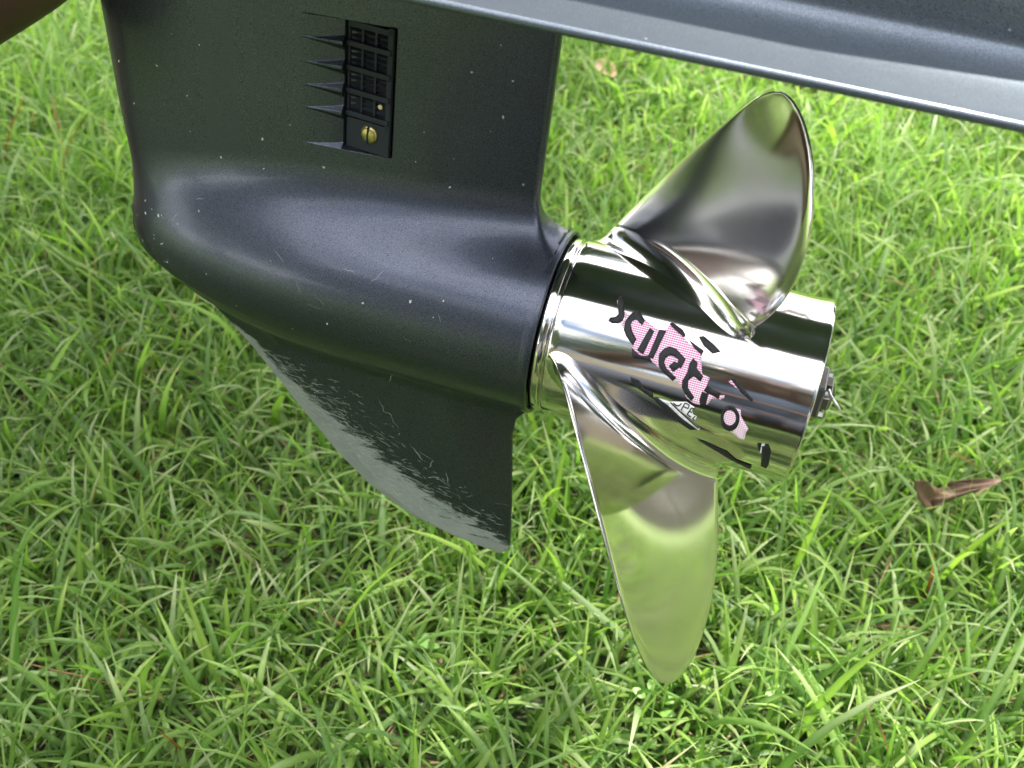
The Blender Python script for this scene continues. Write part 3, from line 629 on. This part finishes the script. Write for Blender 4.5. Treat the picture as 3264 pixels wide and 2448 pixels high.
def lawn(name, Nb, box, visible, lens=(.050, .130), segs=5, dead=.065):
    x, y = scatter(Nb, *box)
    half = .30 + .64 * y + .10
    inside = (np.abs(x) < half) & (y > .30) & (y < 2.75)
    keep = inside if visible else ~inside
    x, y = x[keep], y[keep]; n_ = len(x)
    # blades grow in loose tufts
    tc_ = rng.normal(0, .010, (n_, 2)); x = np.round(x / .021) * .021 + tc_[:, 0]; y = np.round(y / .021) * .021 + tc_[:, 1]
    pn = patch_noise(x, y)
    mulch = np.clip(1.3 - ((x - .45) / .42) ** 2 - ((y - 2.15 + .33 * x) / .10) ** 2, 0, 1)
    kp = rng.random(n_) > mulch * .95; x, y, pn = x[kp], y[kp], pn[kp]; n_ = len(x)
    L = rng.uniform(*lens, n_) * (1 + .18 * pn); Wd = rng.uniform(.0030, .0068, n_)
    big = rng.random(n_) < .10; L[big] *= 1.45; Wd[big] *= 1.25
    lean = np.abs(rng.normal(.35, .35, n_)); curve = np.abs(rng.normal(.95, .6, n_))
    flat = rng.random(n_) < .22; lean[flat] += .75
    C1 = palette(n_) * (1 + .14 * pn[:, None]); C2 = C1 * np.array([1.25, 1.12, 1.3])
    dd = rng.random(n_) < dead
    C1[dd] = np.array([.30, .22, .11]) * rng.uniform(.5, 1.2, (dd.sum(), 1)); C2[dd] = C1[dd] * 1.15; lean[dd] += .5; L[dd] *= .8; Wd[dd] *= .55
    red = rng.random(n_) < .005; C1[red] = np.array([.26, .10, .045]); C2[red] = C1[red]; Wd[red] *= .6
    cut = rng.random(n_) < .22; C2[cut & ~dd] = np.array([.48, .50, .30])
    pale = rng.random(n_) < .13; C1[pale & ~dd] = C1[pale & ~dd] * .45 + np.array([.26, .36, .20]) * .55
    V, Q, C = blades(n_, x, y, L, Wd, lean, curve, C1, C2, segs=segs, taper=3.6, ribs=visible)
    o = np_mesh(name, V, Q, M_GRASS); add_col(o, 'col', C)
    return o
g1 = lawn('grass', 140000, (-2.2, 2.2, .2, 2.8), True)
tag(g1, 'bright green lawn of broad short blades covering the ground under the motor', 'grass', kind='stuff')
g2 = lawn('outer_grass', 60000, (-3.2, 3.2, -2.4, 4.2), False, segs=3)
tag(g2, 'green lawn continuing beyond the edges of the view', 'grass', kind='stuff')
# straw thatch lying between the blades
nt_ = 26000; x, y = scatter(nt_, -1.9, 1.9, .25, 2.75)
C1 = np.array([.24, .18, .10]) * rng.uniform(.35, 1.3, (nt_, 1))
V, Q, C = blades(nt_, x, y, rng.uniform(.02, .06, nt_), rng.uniform(.0008, .0022, nt_), rng.uniform(1.25, 1.6, nt_), rng.normal(0, .2, nt_), C1, C1 * 1.1, segs=2, z0=.004)
th = np_mesh('thatch', V, Q, M_GRASS); add_col(th, 'col', C)
tag(th, 'dry brown grass straw lying between the green blades', 'straw', kind='stuff')

# ------------------------------------------------------------------ things lying in the grass
def on_ground(px, py, h=.03):
    """world point hit by the line of sight through a photograph pixel at height h (used once to find where each thing lies)"""
    d = cf + cr * ((px - 1632) / F_PX) - cu * ((py - 1224) / F_PX)
    t = (h - CAM_H) / d.z; return Vector((0, 0, CAM_H)) + d * t
def leaf_mesh(name, length, width, curl, fold, mat, seed, lobes=0.):
    r_ = random.Random(seed); nu, nv = 22, 11; V = []
    for i in range(nu):
        t = i / (nu - 1); w = width * math.sin(math.pi * min(1, t ** .8)) ** .7 * (1 + lobes * math.sin(t * 19)) + .0004
        for j in range(nv):
            s = j / (nv - 1) * 2 - 1
            x = (t - .5) * length; y = s * w * .5
            z = curl * ((t - .5) * 2) ** 2 * length + fold * abs(s) ** 1.3 * w * (0.6 + .5 * math.sin(t * 5 + seed)) + .012 * length * math.sin(t * 9 + s * 3 + seed)
            V.append((x, y, z))
    o = np_mesh(name, V, grid_faces(nu, nv), mat)
    md = o.modifiers.new('thickness', 'SOLIDIFY'); md.thickness = .0004
    return o
M_LEAF = simple('dead_leaf_brown', (.14, .085, .05), .6, noise=.5, scale=120)
M_LEAF2 = simple('dead_leaf_tan', (.52, .32, .20), .6, noise=.3, scale=90)
def folded_leaf(name, mat):
    nu, nv = 24, 19; V = []
    for i in range(nu):
        t = i / (nu - 1); env = math.sin(math.pi * t) ** .6
        for j in range(nv):
            s = j / (nv - 1) * 2 - 1
            w = (.056 if s < 0 else .062) * abs(s) * env
            if s < 0:   # half that stands up
                x = -w * 1.0 - .006 * (t - .4); z = w * .88 - .004 * math.sin(t * 7)
            else:       # half that lies out to the right, its tip lifting
                x = w * .98; z = .004 + .42 * w * s + .003 * math.sin(s * 9 + t * 4)
            y = (t - .5) * .030 * (1 - .35 * abs(s)) + .006 * s
            x += (t - .5) * .024; z += .10 * w
            V.append((x + .002 * math.sin(t * 15 + s * 3), y, z + .0012 * math.sin(t * 23 + s * 11)))
    o = np_mesh(name, V, grid_faces(nu, nv), mat)
    md = o.modifiers.new('thickness', 'SOLIDIFY'); md.thickness = .0004
    return o
lf = folded_leaf('dead_leaf', M_LEAF)
lf.location = on_ground(2990, 1590, .068); lf.rotation_euler = (math.radians(20), 0, math.radians(4)); lf.scale = (.9, 1.0, 1.1)
tag(lf, 'curled brown dead leaf lying on the grass right of the propeller', 'leaf')
lf2 = leaf_mesh('dead_leaf', .055, .030, .15, .3, M_LEAF2, 5)
lf2.location = on_ground(1935, 225, .045); lf2.rotation_euler = (.5, .2, -.9)
tag(lf2, 'flat tan leaf in the grass just below the dark plate edge', 'leaf')
for k, (px_, py_, lab) in enumerate(((1105, 1310, None),)): pass
# leaf litter on the bare strip under the plate
LC = []
for k in range(210):
    px_ = rng.uniform(1800, 2750); py_ = 120 + (px_ - 1800) * .205 + rng.normal(0, 22)
    p_ = on_ground(px_, py_, .012); LC.append((p_, rng.uniform(.012, .035), rng.uniform(0, 6.28), rng.uniform(-.5, .5), rng.random()))
bm = bmesh.new()
for p_, s_, a_, tl_, c_ in LC:
    m_ = Matrix.Translation(p_ + Vector((0, 0, float(rng.uniform(0, .03))))) @ Euler((tl_, tl_ * .7, a_)).to_matrix().to_4x4()
    vs_ = [bm.verts.new(m_ @ Vector(v)) for v in ((-s_, 0, .1 * s_), (-.3 * s_, -.35 * s_, 0), (.5 * s_, -.25 * s_, .05 * s_), (s_, .05 * s_, .2 * s_), (.3 * s_, .35 * s_, .02 * s_), (-.5 * s_, .3 * s_, 0))]
    bm.faces.new(vs_)
lit = bm_obj('leaf_litter', bm, simple('litter', (.16, .10, .065), .7, noise=.6, scale=40))
tag(lit, 'brown leaf litter and twigs on bare soil behind the lawn', 'leaf litter', kind='stuff')
# orange pine needle
def needle(name, p0, p1, rad, mat, sag=.004, n=14):
    a, b_ = np.array(p0), np.array(p1); t = np.linspace(0, 1, n)[:, None]
    P = a * (1 - t) + b_ * t; P[:, 2] += sag * np.sin(t[:, 0] * math.pi) + .0012 * np.sin(t[:, 0] * 14)
    V, Q = tube_np(P, rad, 6); return np_mesh(name, V, Q, mat)
M_NEED = simple('orange_needle', (.20, .10, .045), .5, noise=.3)
nd = needle('pine_needle', on_ground(10, 2100, .052), on_ground(520, 2228, .042), .0008, M_NEED)
tag(nd, 'thin orange pine needle lying across the grass at the lower left', 'pine needle')
nd2 = needle('pine_needle', on_ground(1790, 1540, .045), on_ground(1690, 1660, .04), .0008, M_NEED)
tag(nd2, 'short reddish straw stem in the grass just right of the skeg', 'stem')
M_STEM = simple('pale_stem', (.38, .36, .20), .5, noise=.2)
def seed_head(px_, py_, ang, lab):
    b0 = on_ground(px_, py_, .0); L_ = .085
    d_ = Vector((math.sin(ang), -.15, math.cos(ang))); e = b0 + d_ * L_
    root = bpy.data.objects.new('grass_seed_head', None); col.objects.link(root); root.location = b0
    tag(root, lab, 'grass stem')
    V, Q = tube_np([tuple(Vector()), tuple(d_ * L_ * .5), tuple(d_ * L_)], [.0007, .0006, .0005], 6); np_mesh('stem', V, Q, M_STEM, root)
    bm = bmesh.new()
    for i in range(16):
        t = .62 + .38 * i / 15; m_ = Matrix.Translation(d_ * L_ * t) @ Matrix.Rotation(i * 2.4, 4, 'Z') @ Matrix.Translation((.0008, 0, 0)) @ Matrix.Diagonal((.0008, .0008, .0017, 1))
        bmesh.ops.create_icosphere(bm, subdivisions=1, radius=1, matrix=m_)
    bm_obj('seed_spike', bm, M_STEM, root, smooth=True)
seed_head(1480, 1950, .25, 'thin pale seed spike in the grass under the skeg tip')
seed_head(1360, 2360, .9, 'leaning pale seed spike at the bottom middle of the lawn')
# broad leaved weeds
def weed(px_, py_, n, size, lab, mat, seed):
    r_ = random.Random(seed); root = bpy.data.objects.new('weed', None); col.objects.link(root); root.location = on_ground(px_, py_, .0)
    tag(root, lab, 'weed')
    for i in range(n):
        a = i * 2.4 + r_.random(); o = leaf_mesh('leaf', size * r_.uniform(.8, 1.2), size * r_.uniform(.55, .75), -.08, .15, mat, seed + i)
        o.parent = root; rr = size * r_.uniform(.5, 1.0)
        o.location = (math.cos(a) * rr, math.sin(a) * rr, .045 + r_.uniform(0, .02)); o.rotation_euler = (r_.uniform(-.3, .3), r_.uniform(-.5, .1), a)
        V, Q = tube_np([(0, 0, 0), (math.cos(a) * rr * .3, math.sin(a) * rr * .3, .03), (math.cos(a) * rr * .6, math.sin(a) * rr * .6, .046)], [.0009] * 3, 5); np_mesh('stalk', V, Q, mat, root)
M_WEED = simple('weed_green', (.13, .25, .04), .45, noise=.25); M_CLOV = simple('clover_green', (.12, .24, .045), .5, noise=.2)
weed(2470, 2280, 6, .021, 'small broad leaved weed in the grass at the lower right', M_WEED, 11)
weed(1345, 2150, 4, .014, 'small round leaved clover low in the grass below the skeg', M_CLOV, 31)
weed(2060, 2330, 4, .016, 'broad leaved sprout in the grass below the lower propeller blade', M_WEED, 51)

# ------------------------------------------------------------------ trees round the lawn (seen as dark bands in the polished steel)
M_BARK = simple('bark', (.10, .075, .05), .85, noise=.4, scale=8)
def leaf_m():
    m, n, b = mat_new('tree_leaves'); oc = N(n, 'ShaderNodeTexCoord').outputs['Object']
    a = N(n, 'ShaderNodeTexNoise', Scale=.9, Detail=4.0); n.links.new(oc, a.inputs['Vector'])
    n.links.new(mix_n(n, ramp_n(n, a.outputs[0], .35, .65), (.022, .045, .012, 1), (.06, .11, .025, 1)), b.inputs['Base Color']); b.inputs['Roughness'].default_value = .55
    return m
M_TL = leaf_m()
def make_tree(h, rad, nl, seed):
    r = np.random.default_rng(seed)
    root = bpy.data.objects.new('garden_tree', None); col.objects.link(root)
    tag(root, 'leafy green garden tree standing beyond the lawn', 'tree', 'trees round the lawn')
    pts = [(0, 0, -.2), (.1, .05, h * .25), (-.05, .1, h * .5), (.05, 0, h * .85)]
    V, Q = tube_np(pts, [.28, .2, .15, .04], 10); Vs = [V]; Qs = [Q]; o = len(V)
    cen = []
    for i in range(11):
        a = i * 2.4; z = h * (.35 + .5 * i / 11); R_ = rad * (.75 - .4 * i / 11) * r.uniform(.7, 1.1); e = (math.cos(a) * R_, math.sin(a) * R_, z + h * .10)
        V, Q = tube_np([(0, 0, z - h * .08), (e[0] * .5, e[1] * .5, z), e], [.09, .06, .02], 6); Vs.append(V); Qs.append(Q + o); o += len(V); cen.append(e)
    cen += [(0, 0, h * .95), (rad * .2, 0, h * .75), (-rad * .3, rad * .2, h * .7)]
    np_mesh('trunk', np.concatenate(Vs), np.concatenate(Qs), M_BARK, root)
    C = np.array(cen); k = r.integers(0, len(C), nl); P = C[k] + r.normal(0, 1, (nl, 3)) * np.array([rad * .24, rad * .24, h * .085])
    u = r.normal(0, 1, (nl, 3)); u /= np.linalg.norm(u, axis=1)[:, None]; w = np.cross(u, r.normal(0, 1, (nl, 3))); w /= np.linalg.norm(w, axis=1)[:, None]
    s = r.uniform(.09, .2, nl)[:, None]
    V = np.stack([P - u * s, P + w * s * .5, P + u * s, P - w * s * .5], 1).reshape(-1, 3)
    np_mesh('crown', V, np.arange(nl * 4).reshape(-1, 4), M_TL, root, smooth=False)
    return root
# tree standing behind the view whose thin crown shades the left of the lawn
def shade_tree():
    r = np.random.default_rng(5); root = bpy.data.objects.new('garden_tree', None); col.objects.link(root)
    base = Vector((2.6, 5.2, 0)); root.location = base
    tag(root, 'thin crowned tree leaning over the lawn, its shade falling at the left', 'tree')
    tgt = Vector((-.78, .60, 0)) + sd * (5.2 / sd.z) - base
    V, Q = tube_np([(0, 0, -.2), (-.1, -.1, 1.8), (-.4, -.5, 3.4), tuple(tgt * .75 + Vector((0, 0, 1.3)) ), tuple(tgt)], [.2, .15, .11, .05, .015], 10); Vs = [V]; Qs = [Q]; o = len(V); cl = []
    for i in range(22):
        e = tgt + Vector((r.normal(0, .62), r.normal(0, .55), r.normal(0, .3))); cl.append(tuple(e))
        V, Q = tube_np([tuple(tgt * .8 + Vector((0, 0, .9))), tuple((tgt + e) * .5 + Vector((0, 0, .15))), tuple(e)], [.03, .018, .006], 6); Vs.append(V); Qs.append(Q + o); o += len(V)
    np_mesh('trunk', np.concatenate(Vs), np.concatenate(Qs), M_BARK, root)
    C = np.array(cl); nl = 15000; k = r.integers(0, len(C), nl); P = C[k] + r.normal(0, .24, (nl, 3)) * np.array([1, 1, .7])
    u = r.normal(0, 1, (nl, 3)); u /= np.linalg.norm(u, axis=1)[:, None]; w = np.cross(u, r.normal(0, 1, (nl, 3))); w /= np.linalg.norm(w, axis=1)[:, None]; s = r.uniform(.022, .05, nl)[:, None]
    np_mesh('crown', np.stack([P - u * s, P + w * s * .5, P + u * s, P - w * s * .5], 1).reshape(-1, 3), np.arange(nl * 4).reshape(-1, 4), M_TL, root, smooth=False)
shade_tree()
M_FENCE = simple('weathered_wood', (.19, .165, .145), .8, noise=.35, scale=6)
fence = bpy.data.objects.new('added_fence', None); col.objects.link(fence); fence.location = (6.5, -6.5, 0)  # unseen fence, added so the steel mirrors a brown band at the horizon
tag(fence, 'unseen board fence added round the lawn to mirror as a brown band in the steel', 'fence')
bm = bmesh.new(); box_bm(bm, (0, 0, .95), (.022, .142, 1.8)); b0_ = bm_obj('board', bm, M_FENCE, fence); bm = bmesh.new(); box_bm(bm, (0, 0, 0), (.04, .09, 3.0)); 
for ax_ in (0, 1):
    for i in range(96):
        b_ = b0_ if (i == 0 and ax_ == 0) else b0_.copy()
        if b_ is not b0_: col.objects.link(b_)
        b_.location = (0, i * .148, 0) if ax_ == 0 else (-(i + 1) * .148, 0, 0); b_.rotation_euler = (0, 0, 0 if ax_ == 0 else math.pi / 2); b_.parent = fence
bm.free()
for z_ in (.45, 1.45):
    bm = bmesh.new(); box_bm(bm, (.04, 7.1, z_), (.05, 14.2, .09)); bm_obj('rail', bm, M_FENCE, fence)
    bm = bmesh.new(); box_bm(bm, (-7.1, -.04, z_), (14.2, .05, .09)); bm_obj('rail', bm, M_FENCE, fence)
protos = [make_tree(6.5, 2.7, 9000, 1), make_tree(8.5, 3.2, 11000, 2)]
first = [True, True]
for i, (ang, dist_, sc) in enumerate([(2, 11, 1), (20, 15, 1), (55, 17, 1.1), (88, 14, 1), (118, 16, 1), (150, 13, 1.1), (178, 15, 1.), (205, 11, 1.0), (232, 10, .95), (258, 9.0, .9), (284, 9.5, .95), (310, 12, 1), (338, 14, 1.05)]):
    k = i % 2; src = protos[k]
    if first[k]: t_ = src; first[k] = False
    else:
        t_ = src.copy(); col.objects.link(t_)
        for ch in src.children:
            c_ = ch.copy(); col.objects.link(c_); c_.parent = t_
    a = math.radians(ang); t_.location = (math.cos(a) * dist_, math.sin(a) * dist_, 0); t_.rotation_euler = (0, 0, ang * 1.7); t_.scale = (sc, sc, sc)

# ------------------------------------------------------------------ helper holding the unit (only the forearm enters the picture)
M_SKIN = simple('skin', (.085, .042, .027), .55, noise=.15, scale=60); M_SHIRT = simple('dark_shirt', (.05, .07, .11), .85, noise=.2); M_SHORT = simple('khaki_shorts', (.25, .20, .13), .9, noise=.2)
UM = unit.matrix_world.copy()
def ray_pt(px_, py_, dep):
    return Vector((0, 0, CAM_H)) + (cf + cr * ((px_ - 1632) / F_PX) - cu * ((py_ - 1224) / F_PX)) * dep
wrist = ray_pt(185, -165, .66); mid = ray_pt(-80, -55, .62); elbow = wrist + (mid - wrist).normalized() * .27
grip = UM @ Vector((-.312, -.012, .212))
print('wrist', wrist, 'grip', grip, 'elbow', elbow)
def skin(name, verts, edges, mat, parent, sub=2, root=0):
    me = bpy.data.meshes.new(name); me.from_pydata([tuple(v[0]) for v in verts], edges, []); o = link(name, me, mat, parent, smooth=False)
    s = o.modifiers.new('skin', 'SKIN'); 
    for i, v in enumerate(verts):
        r = v[1]; me.skin_vertices[0].data[i].radius = (r, r) if isinstance(r, float) else r
        me.skin_vertices[0].data[i].use_root = (i == root)
    s.use_smooth_shade = True
    ss = o.modifiers.new('sub', 'SUBSURF'); ss.levels = sub; ss.render_levels = sub
    return o
person = bpy.data.objects.new('person', None); col.objects.link(person)
tag(person, 'forearm of a person reaching in at the top left corner to hold the motor', 'person')
sh = elbow + Vector((-.14, .04, .24)); neck = sh + Vector((-.14, .10, .06)); chest = neck + Vector((-.04, .03, -.20)); pel = chest + Vector((-.10, .04, -.30)); pel.z = max(pel.z, .30)
head = neck + Vector((.05, -.01, .17)); sh2 = neck + Vector((-.12, .16, -.05)); el2 = sh2 + Vector((.06, .06, -.27)); wr2 = el2 + Vector((.10, -.05, -.12))
kn1 = pel + Vector((.16, .10, -.02)); an1 = Vector((kn1.x - .10, kn1.y + .02, .07)); kn2 = pel + Vector((.20, .26, -.19)); an2 = pel + Vector((-.20, .30, -.23)); an2.z = .06
vb = [(pel, .12), (chest, .135), (neck, .055), (head + Vector((0, 0, -.07)), .05), (head, .088), (head + Vector((.005, 0, .08)), .07),
      (sh, .060), (elbow, .047), ((elbow + wrist) / 2, .046), (wrist, .033),
      (sh2, .060), (el2, .042), (wr2, .028), (kn1, .062), (an1, .04), (an1 + Vector((.12, .03, -.03)), .032), (kn2, .062), (an2, .04), (an2 + Vector((-.10, .02, -.02)), .032), (head + Vector((.10, -.012, -.005)), .012)]
eb = [(0, 1), (1, 2), (2, 3), (3, 4), (4, 5), (2, 6), (6, 7), (7, 8), (8, 9), (2, 10), (10, 11), (11, 12), (0, 13), (13, 14), (14, 15), (0, 16), (16, 17), (17, 18), (4, 19)]
# hand: palm against the leading edge, fingers wrapped to the far side
ax = (UM.to_3x3() @ Vector((1, 0, 0))).normalized(); ay = (UM.to_3x3() @ Vector((0, 1, 0))).normalized(); az_ = (UM.to_3x3() @ Vector((0, 0, 1))).normalized()
palm = grip - ax * .028 + ay * .0; vb.append((palm, (.034, .022))); eb.append((9, len(vb) - 1)); ip = len(vb) - 1
for i in range(4):
    zo = az_ * (.03 - .02 * i); l_ = (1, 1.08, 1, .82)[i]
    k1 = palm + zo + ay * .030 + ax * .004; k2 = k1 + (ax * .030 + ay * .012) * l_; k3 = k2 + (ax * .024 - ay * .002) * l_; k4 = k3 + ax * .018 * l_
    b0 = len(vb); vb += [(k1, .0105), (k2, .0095), (k3, .0085), (k4, .0075)]; eb += [(ip, b0), (b0, b0 + 1), (b0 + 1, b0 + 2), (b0 + 2, b0 + 3)]
b0 = len(vb); t1 = palm - ay * .028 + az_ * .012; vb += [(t1, .013), (t1 + ax * .030 - ay * .006 + az_ * .008, .011), (t1 + ax * .055 - ay * .004 + az_ * .01, .009)]; eb += [(ip, b0), (b0, b0 + 1), (b0 + 1, b0 + 2)]
skin('body', vb, eb, M_SKIN, person)
skin('shirt', [(pel + Vector((0, 0, .05)), .135), (chest, .150), (neck + Vector((0, 0, -.03)), .075), (sh, .074), (sh * .55 + elbow * .45, .066), (sh2, .074), (sh2 * .5 + el2 * .5, .062)], [(0, 1), (1, 2), (2, 3), (3, 4), (2, 5), (5, 6)], M_SHIRT, person, 2)
skin('shorts', [(pel, .138), (kn1 * .75 + pel * .25, .085), (kn2 * .75 + pel * .25, .085), (pel + Vector((0, 0, .08)), .132)], [(0, 1), (0, 2), (0, 3)], M_SHORT, person, 2)
skin('hair', [(head + Vector((-.02, .005, .06)), .085), (head + Vector((-.035, .01, 0)), .075)], [(0, 1)], M_DARK, person, 2)

# photographer crouching behind the camera: seen only as a dark shape in the steel and paint
M_TROU = simple('dark_trousers', (.03, .035, .05), .9, noise=.2)
ph = bpy.data.objects.new('person', None); col.objects.link(ph)
tag(ph, 'crouching photographer in dark clothes mirrored in the propeller blade', 'person')
W = lambda x, y, z: Vector((x, y, z))
vb = [(W(0, -.50, .34), .13), (W(0, -.46, .66), .14), (W(0, -.38, .88), .055), (W(0, -.31, .94), .055), (W(0, -.27, 1.03), .088), (W(0, -.29, 1.10), .07)]
eb = [(0, 1), (1, 2), (2, 3), (3, 4), (4, 5)]
for s in (-1, 1):
    b0 = len(vb); vb += [(W(s * .19, -.40, .80), .058), (W(s * .25, -.22, .64), .044), (W(s * .10, -.10, .83), .028), (W(s * .07, -.075, .88), (.036, .02))]; eb += [(2, b0), (b0, b0 + 1), (b0 + 1, b0 + 2), (b0 + 2, b0 + 3)]
    for i in range(4):
        c0 = len(vb); vb += [(W(s * .066, -.062, .905 - .016 * i), .009), (W(s * .052, -.044, .907 - .016 * i), .008), (W(s * .034, -.040, .906 - .016 * i), .0075)]; eb += [(b0 + 3, c0), (c0, c0 + 1), (c0 + 1, c0 + 2)]
    b1 = len(vb); vb += [(W(s * .19, .02, .46), .065), (W(s * .17, -.16, .08), .042), (W(s * .19, .02, .04), .034)]; eb += [(0, b1), (b1, b1 + 1), (b1 + 1, b1 + 2)]
skin('body', vb, eb, M_SKIN, ph)
skin('shirt', [(W(0, -.50, .42), .14), (W(0, -.46, .66), .155), (W(0, -.40, .84), .08)] + [v for s in (-1, 1) for v in ((W(s * .19, -.40, .80), .072), (W(s * .22, -.31, .72), .062))], [(0, 1), (1, 2), (2, 3), (3, 4), (2, 5), (5, 6)], M_SHIRT, ph)
skin('trousers', [(W(0, -.50, .34), .145)] + [v for s in (-1, 1) for v in ((W(s * .19, .02, .46), .080), (W(s * .17, -.155, .11), .058))], [(0, 1), (1, 2), (0, 3), (3, 4)], M_TROU, ph)
skin('hair', [(W(0, -.31, 1.08), .085), (W(0, -.34, 1.02), .075)], [(0, 1)], M_DARK, ph)
bm = bmesh.new(); box_bm(bm, (0, -.052, .868), (.098, .026, .060)); cb = bm_obj('compact_camera', bm, M_RUBBER, bevel=.004); tag(cb, 'small black compact camera held by the photographer', 'camera')
lz = lathe('lens_barrel', [(0, .019), (.012, .019), (.018, .016), (.018, .001)], M_NUT, cb, 32); lz.location = (0, -.040, .868); lz.rotation_euler = (0, 0, math.pi / 2)
print('unit corners z', [(UM @ Vector(v)).z for v in ((-.01, 0, -.217), (.1, 0, -.19), (-.3, 0, .29))])
